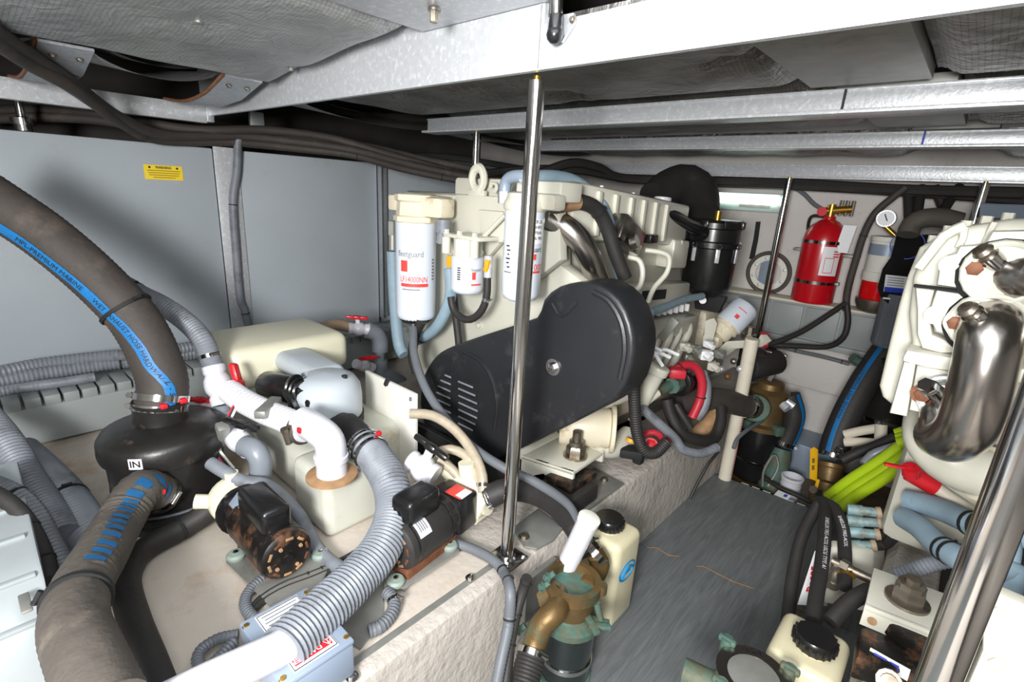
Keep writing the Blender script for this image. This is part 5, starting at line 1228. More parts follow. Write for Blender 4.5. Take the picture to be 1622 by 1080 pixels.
hose('conduit', 'black ribbed conduit hanging below the belt guard and hooking up', [P(1004, 592, 1.50), P(1005, 640, 1.53), P(1009, 685, 1.56), P(1020, 713, 1.58), P(1038, 717, 1.60), P(1056, 700, 1.62)], .018, 'rubber', cat='conduit', corr=(.008, .05), n=14)
hose('conduit', 'straight grey ribbed conduit slanting to the grey loop on the bed', [P(1017, 647, 1.66), P(1045, 672, 1.70), P(1070, 695, 1.74), P(1082, 712, 1.76), P(1110, 718, 1.80), P(1136, 708, 1.84)], .0155, 'corr_grey', cat='conduit', corr=(.0085, .05), n=12)
hose('hose', 'black hose curling round under the large seawater hose', [P(1056, 632, 1.82), P(1062, 655, 1.82), P(1078, 685, 1.82), P(1105, 697, 1.86), P(1130, 695, 1.92), P(1141, 670, 1.95), P(1142, 645, 1.98)], .0215, 'rubber', n=14)
hose('hose', 'slim black hose slanting down past the red cable', [P(1070, 640, 1.84), P(1082, 660, 1.83), P(1094, 678, 1.83)], .014, 'rubber', n=10)
hose('pipe', 'brown wooden-looking pipe stub under the seawater hose', [P(1100, 690, 1.98), P(1120, 672, 1.98), P(1138, 650, 2.0)], .03, 'rust_tan', cat='pipe', n=12)
t = thing('water_fitting', 'green corroded brass fitting behind the oil filler tube', 'fitting', P(1050, 620, 1.80))
part('barb', MB().cyl(P(1042, 620, 1.78), P(1066, 608, 1.82), .020, n=12).cyl(P(1064, 611, 1.80), P(1074, 606, 1.84), .030, n=8), 'patina', t)
part('pipe', MB().cyl(P(1015, 628, 1.76), P(1044, 619, 1.78), .010, n=10), 'cream', t)
solo('pulley', MB().cyl(P(1072, 606, 1.86), P(1084, 600, 1.90), .055, n=24, bev=.008), 'black_gloss', 'black round pulley behind the green brass fitting', 'pulley')
hose('cable', 'red cable lying on the bed under the belt guard', [P(1020, 690, 1.70), P(1030, 684, 1.70), P(1044, 688, 1.70), P(1052, 700, 1.72), P(1060, 695, 1.74)], .010, 'red_cable', cat='cable', n=8)
solo('cable_nut', MB().hexbolt(P(1030, 706, 1.66), V3(.3, -.6, .5), .018, .02), 'red', 'red plastic terminal nut on the bed', 'nut')
solo('cable_clamp', MB().box(P(1000, 716, 1.60), (.07, .05, .03), .006, rot=('Z', .5)).box(P(1012, 722, 1.60), (.03, .03, .05), .006), 'black_matte', 'small black clamp on the bed beside the hooked conduit', 'clamp')
solo('yellow_cap', MB().cyl(P(998, 700, 1.60), P(1000, 695, 1.60), .016, n=14), 'orange', 'small yellow cap above the black clamp', 'cap')
hose('wire', 'thin black wire down the bed side to the walkway edge', [P(1138, 715, 1.96), P(1122, 735, 1.94), P(1105, 765, 1.93), P(1093, 790, 1.92)], .006, 'rubber', cat='wire', n=8)

# ================================================================ STARBOARD ENGINE
se = thing('marine_engine', 'second cream marine engine at the right edge with polished water pipes', 'engine', (0.35, 1.6, 0.2))
part('block', MB().span((-.02, 1.50, .34), (.70, 2.55, 1.02), .03), 'cream', se)
q = [HY(x, y, 1.26) for x, y in ((1424, 480), (1409, 540), (1392, 612), (1397, 630), (1410, 641), (1462, 620), (1480, 480), (1490, 372), (1456, 392), (1436, 440))]
part('side_shroud', MB().prism(q, (0, .26, 0), .012, 3), 'cream', se)
q = [HY(x, y, 1.19) for x, y in ((1444, 560), (1438, 500), (1445, 440), (1462, 398), (1490, 374), (1535, 358), (1600, 347), (1720, 342), (1720, 575))]
hs_ = part('cooler_housing', MB().prism(q, (0, .45, 0), .018, 4), 'cream', se)
for x, y in ((1478, 381), (1502, 366), (1530, 358), (1562, 351), (1596, 346)):
    c = HY(x, y, 1.30); part('rim_bolt', MB().cyl(c - V3(0, 0, .004), c + V3(0, 0, .010), .009, n=8), 'cream', hs_)
part('casting_rib', MB().tube([HY(x, y, 1.182) for x, y in ((1530, 357), (1498, 372), (1476, 398), (1455, 425))], .009, n=8), 'cream', hs_)
part('casting_rib', MB().tube([HY(x, y, 1.182) for x, y in ((1528, 360), (1524, 385), (1518, 392))], .006, n=8), 'cream', hs_)
part('casting_rib', MB().tube([HY(x, y, 1.182) for x, y in ((1576, 352), (1570, 362), (1562, 380), (1556, 392))], .005, n=8), 'cream', hs_)
q = [HY(x, y, 1.112) for x, y in ((1483, 452), (1489, 416), (1500, 405), (1514, 401), (1520, 390), (1545, 388), (1562, 384), (1572, 366), (1720, 362), (1720, 486))]
up_ = part('end_cover_upper', MB().prism(q, (0, .05, 0), .006), 'cream', se)
q = [HY(x, y, 1.112) for x, y in ((1483, 459), (1720, 494), (1720, 566), (1545, 553), (1512, 533), (1482, 526), (1476, 512), (1468, 502))]
lo_ = part('end_cover_lower', MB().prism(q, (0, .05, 0), .006), 'cream', se)
q = [HY(x, y, 1.15) for x, y in ((1449, 455), (1482, 459), (1472, 500), (1478, 530), (1540, 556), (1560, 560), (1490, 560), (1460, 552), (1452, 530), (1452, 490))]
part('lower_rim', MB().prism(q, (0, .04, 0), .006), 'cream', se)
part('split_line', MB().prism([HY(x, y, 1.1105) for x, y in ((1447, 451), (1483, 455), (1720, 488), (1720, 492), (1483, 459), (1447, 455))], (0, .02, 0)), 'void', se)
for root_, x, y in ((up_, 1506, 420), (lo_, 1482, 499)):
    c = HY(x, y, 1.112); part('cover_bolt', MB().hexbolt(c, (0, -1, 0), .011, .010), 'cream', root_)
def flange(root_, cx, cy, bx, by, pts_, r, boss0, boss1, ex, ey):
    c = HY(cx, cy, 1.112); b = HY(bx, by, 1.112); e = HY(ex, ey, 1.112)
    hull = hull2(disc_pts(c, .052) + disc_pts(b, .017) + disc_pts(e, .017))
    gasket_shade = hull2([p_ + V3(.001, 0, -.004) for p_ in disc_pts(c, .0575) + disc_pts(b, .0185) + disc_pts(e, .0185)])
    part('gasket', MB().prism(gasket_shade, (0, -.003, 0)), 'void', root_)  # black gasket edge, dropped slightly so it also paints the flange's shadow
    f = part('pipe_flange', MB().prism([h_ + V3(0, -.003, 0) for h_ in hull], (0, -.012, 0), .003), 'cream', root_)
    for p_ in (b, e): part('flange_bolt', MB().hexbolt(p_ + V3(0, -.012, 0), (0, -1, 0), .0115, .010), 'rust_bolt', f)
    part('flange_ring', MB().torus(c + V3(0, -.014, 0), (0, 1, 0), .046, .005, 28, 8), 'cream', f)
    pw = part('water_elbow', MB().tube(pts_, r, n=28, ds=.010), 'steel_pipe', root_, label='polished steel water elbow')
    part('boss', MB().cyl(boss0, boss1, .0155, n=20), 'steel', pw)
    ax_ = (boss1 - boss0).normalized()
    part('boss_plug', MB().cyl(boss1, boss1 + ax_ * .007, .0115, n=16).cyl(boss1 + ax_ * .007, boss1 + ax_ * .017, .0145, .012, n=18, bev=.003), 'bolt_steel', pw)
flange(up_, 1588, 432, 1544, 424, [HY(1592, 430, 1.13), P(1592, 432, .84), P(1606, 436, .80), P(1640, 442, .79), P(1690, 452, .82), V3(.30, 1.14, 1.0), V3(.34, 1.30, .98)], .040, P(1596, 432, .80), P(1564, 404, .795), 1660, 452)
flange(lo_, 1566, 512, 1514, 509, [HY(1572, 514, 1.13), P(1573, 512, .83), P(1570, 524, .79), P(1562, 570, .785), P(1548, 630, .80), P(1530, 676, .83), P(1508, 694, .88), P(1490, 690, .94)], .041, P(1570, 522, .785), P(1540, 496, .78), 1618, 522)
part('ledge', MB().prism([HY(x, y, 1.13) for x, y in ((1430, 566), (1436, 555), (1560, 574), (1720, 600), (1720, 625), (1530, 592), (1468, 583), (1430, 572))], (0, .2, 0), .004), 'cream', se)
part('leg_box', MB().prism([HY(x, y, 1.18) for x, y in ((1431, 572), (1452, 575), (1437, 661), (1408, 655))], (0, .10, 0), .006), 'cream', se)
lp = part('lower_plate', MB().prism([HY(x, y, 1.16) for x, y in ((1452, 578), (1600, 605), (1600, 700), (1520, 668), (1440, 650))], (0, .06, 0), .005), 'cream', se)
c = HY(1500, 632, 1.15)
part('ring', MB().torus(c, (0, 1, 0), .038, .007, 26, 8), 'alu_white', lp)
part('rust_bolt', MB().hexbolt(HY(1462, 624, 1.15), (0, -1, 0), .013, .012), 'rust_bolt', lp)
part('boss', MB().cyl(P(1492, 630, .90), P(1472, 614, .88), .015, n=16).cyl(P(1472, 614, .88), P(1465, 608, .875), .0125, n=6), 'steel', lp)
part('lower_elbow', MB().tube([HY(1502, 634, 1.15), P(1500, 640, .93), P(1494, 655, .91), P(1490, 700, .92)], .034, n=22, ds=.01), 'steel_pipe', se)
part('water_pipe', MB().tube([P(1476, 655, 1.06), P(1474, 690, 1.02), P(1490, 716, .99), P(1522, 738, .97), P(1560, 750, .96), P(1610, 768, .98), V3(.22, 1.32, .62), V3(.34, 1.56, .62)], .046, n=24, ds=.015), 'cream', se, label='cream curved water pipe')
part('pipe_rim', MB().ring(P(1466, 652, 1.08), (0, .2, 1), .05, .04, .012, 24), 'rust_tan', se)
part('union', MB().cyl(P(1556, 749, .955), P(1585, 759, .955), .053, n=22), 'cream_dirty', se)
part('bracket_block', MB().prism([P(x, y, 1.0) for x, y in ((1570, 600), (1602, 595), (1618, 640), (1600, 660), (1574, 662))], (.03, .04, 0), .004), 'alu_dull', se)
part('white_cover', MB().prism([P(x, y, .98) for x, y in ((1602, 625), (1660, 600), (1660, 690), (1606, 664))], (.03, .05, 0), .005), 'cream', se)
part('thermostat_clip', MB().tube([P(1562, 672, .98), P(1570, 680, .97), P(1590, 682, .97), P(1608, 670, .97)], .006, n=8).cyl(P(1560, 690, .98), P(1575, 688, .97), .012, n=12), 'white', se)
part('oil_line', MB().tube([P(1545, 700, 1.02), P(1565, 712, 1.02), P(1600, 728, 1.02), P(1660, 745, 1.02)], .016, n=12), 'corr_dark', se)
part('front_bracket', MB().prism([HY(x, y, 1.02) for x, y in ((1560, 935), (1580, 940), (1720, 1000), (1720, 1250), (1500, 1250), (1530, 1090), (1556, 1030))], (0, .03, 0), .004), 'cream', se)
for x, y in ((1584, 970), (1580, 1050)): part('bracket_bolt', MB().hexbolt(HY(x, y, 1.02), (0, -1, 0), .012, .008), 'cream', se)
part('belt_guard', MB().prism([p_ + V3(1.47, .27, 0) for p_ in sm_], (0, .115, 0), .012, 3), 'guard_black', se, ang=50)
part('valve_cover', MB().span((.24, 1.52, 1.02), (.62, 2.35, 1.14), .015), 'cream', se)
part('sump', MB().span((.12, 1.30, .16), (.6, 2.3, .36), .03), 'black_matte', se)
# starboard mount
m2 = part('mount_bracket', MB().prism([HZ(x, y, .405) for x, y in ((1384, 898), (1510, 944), (1484, 1004), (1370, 958))], (0, 0, -.012), .003), 'cream', se, label='cream starboard engine mount bracket')
a = HZ(1370, 958, .405); b = HZ(1484, 1004, .405)
part('front_web', MB().prism([a, b, b - V3(0, -.004, .05), a - V3(0, -.004, .05)], (0, .010, 0), .002), 'cream', m2)
for t_ in (.16, .80): part('slot_hole', MB().cyl(a.lerp(b, t_) + V3(0, -.001, -.028), a.lerp(b, t_) + V3(0, -.003, -.028), .008, n=14), 'rust_tan', m2)
bc = HZ(1436, 952, .405)
part('stud_nut', MB().cyl(bc, bc + V3(0, 0, .006), .038, n=22).lathe(bc + V3(0, 0, .006), (0, 0, 1), [(.029, 0), (.029, .020), (.024, .028)], 6).lathe(bc + V3(0, 0, .028), (0, 0, 1), [(.024, 0), (.024, .016), (.015, .018), (.015, .028)], 8), 'bolt_steel', se)
iso = thing('engine_mount', 'rusty black rubber engine mount with a blue and white label at the lower right', 'engine mount', HZ(1410, 1060, ZP))
a = HZ(1352, 1040, ZP + .04)
part('rubber_block', MB().prism([HZ(x, y, ZP) for x, y in ((1352, 1030), (1380, 985), (1490, 1030), (1460, 1110), (1346, 1075))], (0, 0, .055), .008), 'rusty_black', iso)
part('steel_cap', MB().prism([HZ(x, y, ZP + .055) for x, y in ((1372, 985), (1390, 960), (1486, 1000), (1462, 1050))], (0, 0, .035), .006), 'rusty_black', iso)
c = HZ(1412, 1034, ZP + .06) + V3(0, -.02, -.01)
sk = part('sticker', plate(c, V3(.75, -.05, 0), V3(0, .3, 1), .062, .022), 'white', iso)
part('sticker_mark', plate(c + V3(-.014, -.002, .002), V3(.75, -.05, 0), V3(0, .3, 1), .02, .012), 'ink_blue', sk)
part('sticker_mark', plate(c + V3(.008, -.002, .001), V3(.75, -.05, 0), V3(0, .3, 1), .014, .012), 'ink_blue', sk)
part('adjust_nut', MB().lathe(HZ(1408, 1078, ZP + .05), V3(0, -.8, .5), [(.02, 0), (.02, .01), (.013, .01), (.013, .02)], 12), 'bolt_steel', iso)

# ================================================================ RIGHT SIDE HOSES
hose('hose', 'pale blue hose slanting behind the corner post, upper of three', [P(1436, 792, 1.22), P(1470, 800, 1.18), P(1510, 815, 1.12), P(1545, 832, 1.06), P(1590, 848, 1.02), V3(.20, 1.30, .47), V3(.34, 1.56, .50)], .0255, 'hose_blue', n=16, ties=(.26, .28))
hose('hose', 'pale blue hose slanting behind the corner post, middle of three', [P(1432, 820, 1.20), P(1458, 836, 1.14), P(1485, 862, 1.08), P(1520, 885, 1.02), P(1560, 905, .98), P(1600, 905, .98), V3(.20, 1.22, .42), V3(.36, 1.52, .42)], .0245, 'hose_blue', n=16, ties=(.20, .22))
hose('hose', 'thick pale blue hose at the right edge beyond the corner post', [P(1570, 830, 1.06), P(1600, 842, 1.04), P(1640, 846, 1.02)], .030, 'hose_blue', n=16)
hose('conduit', 'grey ribbed conduit behind the starboard mount', [P(1420, 912, 1.14), P(1450, 902, 1.12), P(1480, 892, 1.10), P(1510, 885, 1.08)], .016, 'corr_grey', cat='conduit', corr=(.008, .06), n=12)
hose('hose', 'dark grey hose slipping under the starboard mount bracket', [P(1378, 935, 1.16), P(1350, 950, 1.15), P(1330, 968, 1.14), P(1315, 985, 1.13)], .018, 'rubber', n=12)
# lime green hoses
L0 = [(1312, 790, 1.78), (1345, 765, 1.70), (1392, 735, 1.62), (1438, 702, 1.56), (1452, 690, 1.54), (1446, 683, 1.55), (1420, 690, 1.58)]
for k, (dx, dy, nm) in enumerate(((0, -4, 'lime green hose, uppermost strand of the tied bundle'), (7, 9, 'lime green hose, middle strand of the tied bundle'), (12, 20, 'lime green hose, lowest strand of the tied bundle'))):
    hose('hose', nm, [P(x + dx * (1 if i < 4 else .3), y + dy * (1 if i < 4 else .6), d - .02 * k) for i, (x, y, d) in enumerate(L0)], .0175, 'lime', group='lime green hose bundle', n=14,
         text=((('SHIELDS', .012, 'ink', .06, (.5, -.7, .6), False)) if k == 0 else None))
hose('hose', 'grey sleeve joining the lime green bundle', [P(1368, 735, 1.66), P(1382, 720, 1.66), P(1402, 712, 1.64), P(1422, 706, 1.62)], .014, 'grey_pvc', n=12)
hose('hose', 'black hose end lying behind the lime green bundle', [P(1335, 728, 1.85), P(1360, 716, 1.82), P(1390, 705, 1.78), P(1420, 692, 1.74)], .018, 'rubber', n=12)
# red drain valve on a white pipe
t = thing('drain_valve', 'red painted drain valve with lever on a white pipe', 'valve', P(1455, 760, 1.22))
part('body', MB().cyl(P(1440, 748, 1.22), P(1482, 772, 1.20), .021, n=14).cyl(P(1443, 752, 1.20), P(1443, 740, 1.19), .018, n=12), 'red', t)
part('lever', MB().box(P(1430, 740, 1.20), (.075, .014, .006), .002, rot=('Z', .4)).cyl(P(1443, 748, 1.20), P(1441, 736, 1.19), .008, n=8), 'red', t)
part('pipe', MB().tube([P(1478, 769, 1.20), P(1500, 785, 1.18), P(1530, 805, 1.15), P(1560, 826, 1.12)], .0145, n=12), 'old_white', t)
solo('stay_bar', MB().prism([P(x, y, 1.32) for x, y in ((1446, 715), (1458, 718), (1440, 782), (1432, 778))], (.01, .012, 0)), 'old_white', 'flat white stay behind the red drain valve', 'bar')
# loop of printed black hose at the walkway edge
hose('hose', 'black printed hose standing in front, left strand of the loop', [P(1244, 1010, 1.30), P(1250, 960, 1.36), P(1256, 910, 1.42), P(1270, 850, 1.48), P(1294, 803, 1.52), P(1306, 796, 1.50), P(1307, 830, 1.40), P(1302, 890, 1.28), P(1292, 950, 1.18), P(1288, 985, 1.13)], .0165, 'rubber', n=16,
     text=[('SHIELDS FIRE-ACOL USCG TYPE A1', .013, 'white', .72, (.2, -.9, .25), False)])
hose('hose', 'black printed hose dropping to a brass fitting, right strand of the loop', [P(1308, 797, 1.50), P(1322, 805, 1.46), P(1334, 832, 1.40), P(1338, 870, 1.34), P(1338, 905, 1.28), P(1338, 930, 1.24)], .0162, 'rubber', n=16, clamps=(.90,),
     text=[('SHIELDS FIRE-ACOL', .012, 'white', .45, (.2, -.9, .25), False)], clamp_mat='brass')
fm = thing('fuel_manifold', 'white fuel manifold with red lettering under the printed hoses', 'manifold', (-.02, 1.45, .1))
q = [P(x, y, 1.34) for x, y in ((1290, 872), (1306, 868), (1298, 960), (1262, 958))]
part('plate', MB().prism(q, (.015, .02, 0), .002), 'white', fm)
wv = (q[1] - q[2]).normalized(); wu = (q[1] - q[0]).normalized()
lettering('Racor', (q[0] + q[1] + q[2] + q[3]) / 4 + V3(-.002, -.008, .0) , wv, -wu, .035, fm, mat='red', bold=True, width=.065)
part('valve_block', MB().prism([P(x, y, 1.36) for x, y in ((1300, 865), (1384, 872), (1380, 950), (1296, 948))], (.02, .06, 0), .006), 'cream', fm)
part('rail', MB().prism([P(x, y, 1.32) for x, y in ((1300, 935), (1372, 950), (1366, 968), (1294, 952))], (.02, .04, 0), .004), 'cream', fm)
part('valve_stem', MB().lathe(P(1318, 928, 1.30), V3(0, -.1, 1), [(.016, 0), (.016, .02), (.013, .022), (.013, .045), (.009, .05), (.009, .06)], 12), 'bolt_steel', fm)
part('brass_pipe', MB().cyl(P(1318, 888, 1.30), P(1380, 918, 1.24), .0115, n=12).cyl(P(1332, 893, 1.285), P(1345, 900, 1.27), .016, n=6), 'bolt_steel', fm)
for k, (x0, y0, x1, y1) in enumerate(((1342, 806, 1390, 812), (1342, 824, 1392, 828), (1346, 842, 1388, 846), (1348, 864, 1382, 864))):
    b0 = part('hose_barb', MB().cyl(P(x0, y0, 1.40), P((x0 + x1) / 2, (y0 + y1) / 2, 1.385), .015, n=12).cyl(P((x0 + x1) / 2, (y0 + y1) / 2, 1.385), P(x1, y1, 1.37), .0125, n=12), 'patina_blue', fm)
    part('band', MB().cyl(P(x1 - 2, y1, 1.37), P(x1 + 6, y1, 1.365), .0155, n=14), 'tan_hose', b0)
    part('outlet', MB().tube([P(x1 + 2, y1, 1.368), P(x1 + 22, y1 + (2 - k) * 3, 1.36), P(1432 - k * 3, 826 + k * 5, 1.30)], .0135, n=10), 'rubber', b0)

# ================================================================ BULKHEAD FITTINGS
YB = 2.82
lf = thing('light_fixture', 'lit white tube lamp on the far wall above the black canister', 'lamp', HY(1177, 333, YB))
a = HY(1118, 306, YB - .03); b = HY(1237, 333, YB - .03); zt = HY(1177, 305, YB - .03).z; zb_ = HY(1177, 334, YB - .03).z
part('housing', MB().span((a.x, YB - .035, zb_), (b.x, YB, zt), .008), 'lamp_body', lf)
part('diffuser', MB().span((a.x + .012, YB - .055, zb_ + .035), (b.x - .012, YB - .034, zt - .006), .010), 'tube_lamp', lf)
part('data_label', plate(HY(1195, 326, YB - .036), (1, 0, 0), (0, 0, 1), .15, .016), 'alu_dull', lf)
# fire extinguisher
eb = HY(1284, 478, 2.72); et = HV(eb, 1298, 347); ez = eb.z; eh = et.z - eb.z; er = .088; eo = V3(eb.x, 2.72, ez)
ex = thing('fire_extinguisher', 'red fire extinguisher strapped to the far wall', 'fire extinguisher', eo)
part('cylinder', MB().lathe(eo, (0, 0, 1), [(.07, 0), (.084, .004), (er, .014), (er, eh * .76), (er * .94, eh * .84), (er * .76, eh * .92), (er * .48, eh * .98), (.026, eh), (.024, eh + .015)], 40), 'red_ext', ex)
fde = EYE - eo; fde.z = 0
for py, py2 in ((447, 440), (384, 377)):
    h0 = HV(eo, 1290, py).z - ez; st_ = part('strap', MB().ring(eo + V3(0, 0, h0), (0, 0, 1), er + .003, er - .001, .014, 40), 'steel', ex)
    part('strap_latch', MB().box(eo + V3(er + .004, -.01, h0 + .007), (.014, .03, .014), .003), 'alu_dull', st_)
lb = part('instruction_label', band_round(eo, (0, 0, 1), er + .0015, HV(eo, 1300, 433).z - ez, HV(eo, 1300, 388).z - ez, .05, .92, fde), 'white', ex, label='white instruction label with red print')
for k in range(3): part('print_bar', band_round(eo, (0, 0, 1), er + .003, HV(eo, 1300, 396 + k * 4).z - ez, HV(eo, 1300, 394 + k * 4).z - ez, .55, .85, fde, 4), 'ink_red', lb)
for k, (a0_, a1_) in enumerate(((.2, .22), (.62, .64))): part('print_frame', band_round(eo, (0, 0, 1), er + .003, HV(eo, 1300, 428).z - ez, HV(eo, 1300, 405).z - ez, a0_, a1_, fde, 2), 'ink_red', lb)
part('print_frame', band_round(eo, (0, 0, 1), er + .003, HV(eo, 1300, 429).z - ez, HV(eo, 1300, 428).z - ez, .2, .64, fde, 5), 'ink_red', lb)
part('print_frame', band_round(eo, (0, 0, 1), er + .003, HV(eo, 1300, 406).z - ez, HV(eo, 1300, 405).z - ez, .2, .64, fde, 5), 'ink_red', lb)
part('shoulder_label', band_round(eo, (0, 0, 1), er * .985, eh * .745, eh * .775, -.2, .35, fde), 'white', ex)
et = eo + V3(0, 0, eh + .012)
vh = part('valve_head', MB().cyl(et, et + V3(0, 0, .055), .017, n=14).cyl(et + V3(-.03, 0, .025), et + V3(.08, 0, .04), .016, n=12), 'brass', ex)
part('pressure_gauge', MB().cyl(et + V3(-.03, -.012, .022), et + V3(-.03, -.03, .022), .020, n=18), 'red', vh)
for k in range(3): part('nozzle_lug', MB().cyl(et + V3(.035 + k * .022, 0, .01), et + V3(.035 + k * .022, 0, .075), .008, n=8), 'bolt_steel', vh)
part('inspection_tag', plate(eo + V3(.088, -.05, eh * .80), V3(.9, .3, 0), V3(.1, 0, 1), .05, .12, .0015), 'white', ex, label='white inspection tag')
part('wall_bracket', MB().span((eo.x - .05, 2.80, ez - .01), (eo.x + .05, 2.82, ez + eh * .9), .002).box(eo + V3(-.10, .04, eh * .62), (.05, .06, .012), .002).box(eo + V3(.11, .04, eh * .60), (.07, .06, .012), .002), 'alu_dull', ex)
part('sensor_tube', MB().tube([et + V3(-.02, 0, .0), et + V3(-.07, 0, .0), et + V3(-.085, .02, -.03), et + V3(-.085, .05, -.08)], .007, n=8), 'rubber', ex)
hose('cable', 'grey cable drooping from the ceiling to the extinguisher valve', [HY(x, y, 2.78) for x, y in ((1110, 296), (1180, 292), (1250, 297), (1272, 306), (1288, 322), (1302, 331))], .0095, 'corr_dark', cat='cable', n=8, ties=(.72,))
# strap, porthole ring
solo('rubber_strap', MB().prism([HY(x, y, YB - .004) for x, y in ((1198, 351), (1205, 351), (1201, 380), (1195, 410), (1187, 410), (1194, 378))], (0, -.006, 0)), 'black_matte', 'black rubber strap hanging on the far wall', 'strap')
rc = HY(1217, 432, YB - .012)
rg = thing('vent_ring', 'round vent with dark rim and white ring behind the slim post', 'vent', rc)
part('outer_rim', MB().torus(rc, (0, 1, 0), .100, .010, 36, 8), 'rubber_brown', rg)
part('white_ring', MB().ring(rc + V3(0, .010, 0), (0, -1, 0), .088, .062, .012, 30), 'board_white', rg)
part('plate', MB().span((rc.x - .045, YB - .012, rc.z - .07), (rc.x + .03, YB - .004, rc.z + .07), .003), 'blue_grey', rg)
for k in range(8):
    a = k * math.pi / 4 + .3; part('screw', MB().hexbolt(rc + V3(math.cos(a) * .075, -.002, math.sin(a) * .075), (0, -1, 0), .006, .005), 'alu_white', rg)
# grey duct across the bulkhead, its covers one by one
zt = HY(1240, 476, 2.70).z; zb_ = HY(1250, 540, 2.70).z
bd = thing('wiring_duct', 'grey wiring duct with square covers below the fire extinguisher', 'wiring duct', (-.45, 2.76, zb_))
part('trunk', MB().span((-1.3, 2.712, zb_), (.5, YB, zt), .003), 'duct_grey', bd)
part('shelf_lip', MB().span((-1.3, 2.690, zt), (.5, YB, zt + .012), .002), 'old_white', bd)
for k in range(11):
    part('cover', MB().span((-1.28 + k * .15, 2.702, zb_ + .035), (-1.142 + k * .15, 2.712, zt - .012), .002), 'duct_grey', bd)
part('lower_lip', MB().span((-1.3, 2.695, zb_ - .006), (.5, 2.712, zb_ + .022), .002), 'duct_grey', bd)
# raised white panel and grey steps below the duct
a = HY(1236, 560, 2.74); b = HY(1352, 612, 2.74)
solo('bulkhead_panel', MB().span((-.80, 2.735, HY(1240, 606, 2.735).z), (.1, YB, HY(1250, 556, 2.735).z), .012), 'bulkhead', 'pale square panel low on the far wall, under the grey duct', 'panel')
hose('conduit', 'thin grey conduit clipped along the top of the pale low panel', [HY(x, y, 2.72) for x, y in ((1236, 548), (1262, 556), (1300, 564), (1345, 577))], .008, 'corr_dark', cat='conduit', n=8, ties=(.25, .9))
solo('floor_step', MB().span((-.52, 2.60, -.10), (-.25, YB, HZ(1290, 690, .05).z * 0 + .06), .006), 'blue_grey', 'light grey step at the foot of the far wall', 'step')
# wall cables
hose('cable', 'thick black cable bowing down the far wall right of the extinguisher', [HY(x, y, 2.64) for x, y in ((1436, 296), (1415, 312), (1386, 338), (1368, 372), (1356, 410), (1346, 445), (1341, 470), (1340, 492))], .0145, 'rubber_exhaust', cat='cable', n=10, ties=(.42, .98))
hose('cable', 'black cable fanning left from the tie to the gearbox', [P(x, y, d) for x, y, d in ((1340, 480, 2.24), (1310, 500, 2.25), (1270, 525, 2.26), (1235, 540, 2.26), (1215, 545, 2.26))], .0125, 'rubber', cat='cable', n=10)
hose('cable', 'black cable looping back under the duct from the tie', [P(x, y, d) for x, y, d in ((1341, 480, 2.24), (1343, 510, 2.24), (1335, 535, 2.24), (1310, 549, 2.24), (1260, 548, 2.26), (1220, 546, 2.28))], .0125, 'rubber', cat='cable', n=10)
for k, (x0, x1, nm) in enumerate(((1438, 1440, 'left one of the black cables hanging behind the gauge'), (1460, 1452, 'straight black cable hanging beside the gauge, second from left'), (1480, 1500, 'black cable slanting right above the starboard engine'), (1520, 1488, 'black cable slanting left above the starboard engine'))):
    hose('cable', nm, [P(x0, 296, 2.12 - k * .03), P((x0 + x1) / 2, 318, 2.10 - k * .03), P(x1, 345, 2.08 - k * .03)], .018, 'rubber', cat='cable', group='cables hanging over the starboard engine', n=10)
hose('intake_hose', 'bent black rubber pipe over the starboard engine', [P(1438, 372, 1.80), P(1444, 356, 1.80), P(1462, 346, 1.78), P(1490, 345, 1.76), P(1520, 352, 1.74)], .033, 'rubber_brown', n=18)
# fuel filter / separator with gauge and red bowl
fz_ = HY(1388, 470, 2.66); ft_ = HV(fz_, 1394, 374); fh_ = ft_.z - fz_.z; fo_ = V3(fz_.x, 2.66, fz_.z); R_ = .068
fs = thing('fuel_separator', 'white fuel separator with red bowl and a round gauge on top', 'fuel filter', fo_)
part('bowl', MB().lathe(fo_, (0, 0, 1), [(.03, -.07), (.058, -.06), (.072, -.03), (.074, -.01), (.06, -.008)], 28), 'bolt_steel', fs)
part('red_bowl', MB().lathe(fo_, (0, 0, 1), [(.060, -.012), (R_ * .98, .0), (R_ * .98, fh_ * .29)], 28), 'red_bowl', fs)
part('body', MB().lathe(fo_, (0, 0, 1), [(R_ * 1.02, fh_ * .27), (R_ * 1.06, fh_ * .30), (R_ * 1.06, fh_ * .42), (R_, fh_ * .43), (R_, fh_ * .92), (R_ * 1.05, fh_ * .93), (R_ * 1.05, fh_), (R_ * .6, fh_ * 1.01)], 30), 'board_white', fs)
part('grey_band', MB().lathe(fo_, (0, 0, 1), [(R_ * 1.02, fh_ * .70), (R_ * 1.02, fh_ * .88)], 30, cap=False), 'blue_grey', fs)
gc = HY(1404, 346, 2.64)
part('gauge_stem', MB().cyl(V3(fo_.x + .02, 2.65, fo_.z + fh_), V3(gc.x, 2.65, gc.z - .03), .010, n=10), 'brass', fs)
gg = part('gauge', MB().cyl(gc + V3(0, .02, 0), gc + V3(.0, -.012, 0), .034, n=26), 'alu', fs)
part('gauge_face', MB().cyl(gc + V3(.0, -.0125, 0), gc + V3(.0, -.014, 0), .029, n=26), 'white', gg)
part('needle', plate(gc + V3(0, -.0165, .004), V3(1, 0, .5), V3(-.5, 0, 1), .004, .03), 'ink', gg)
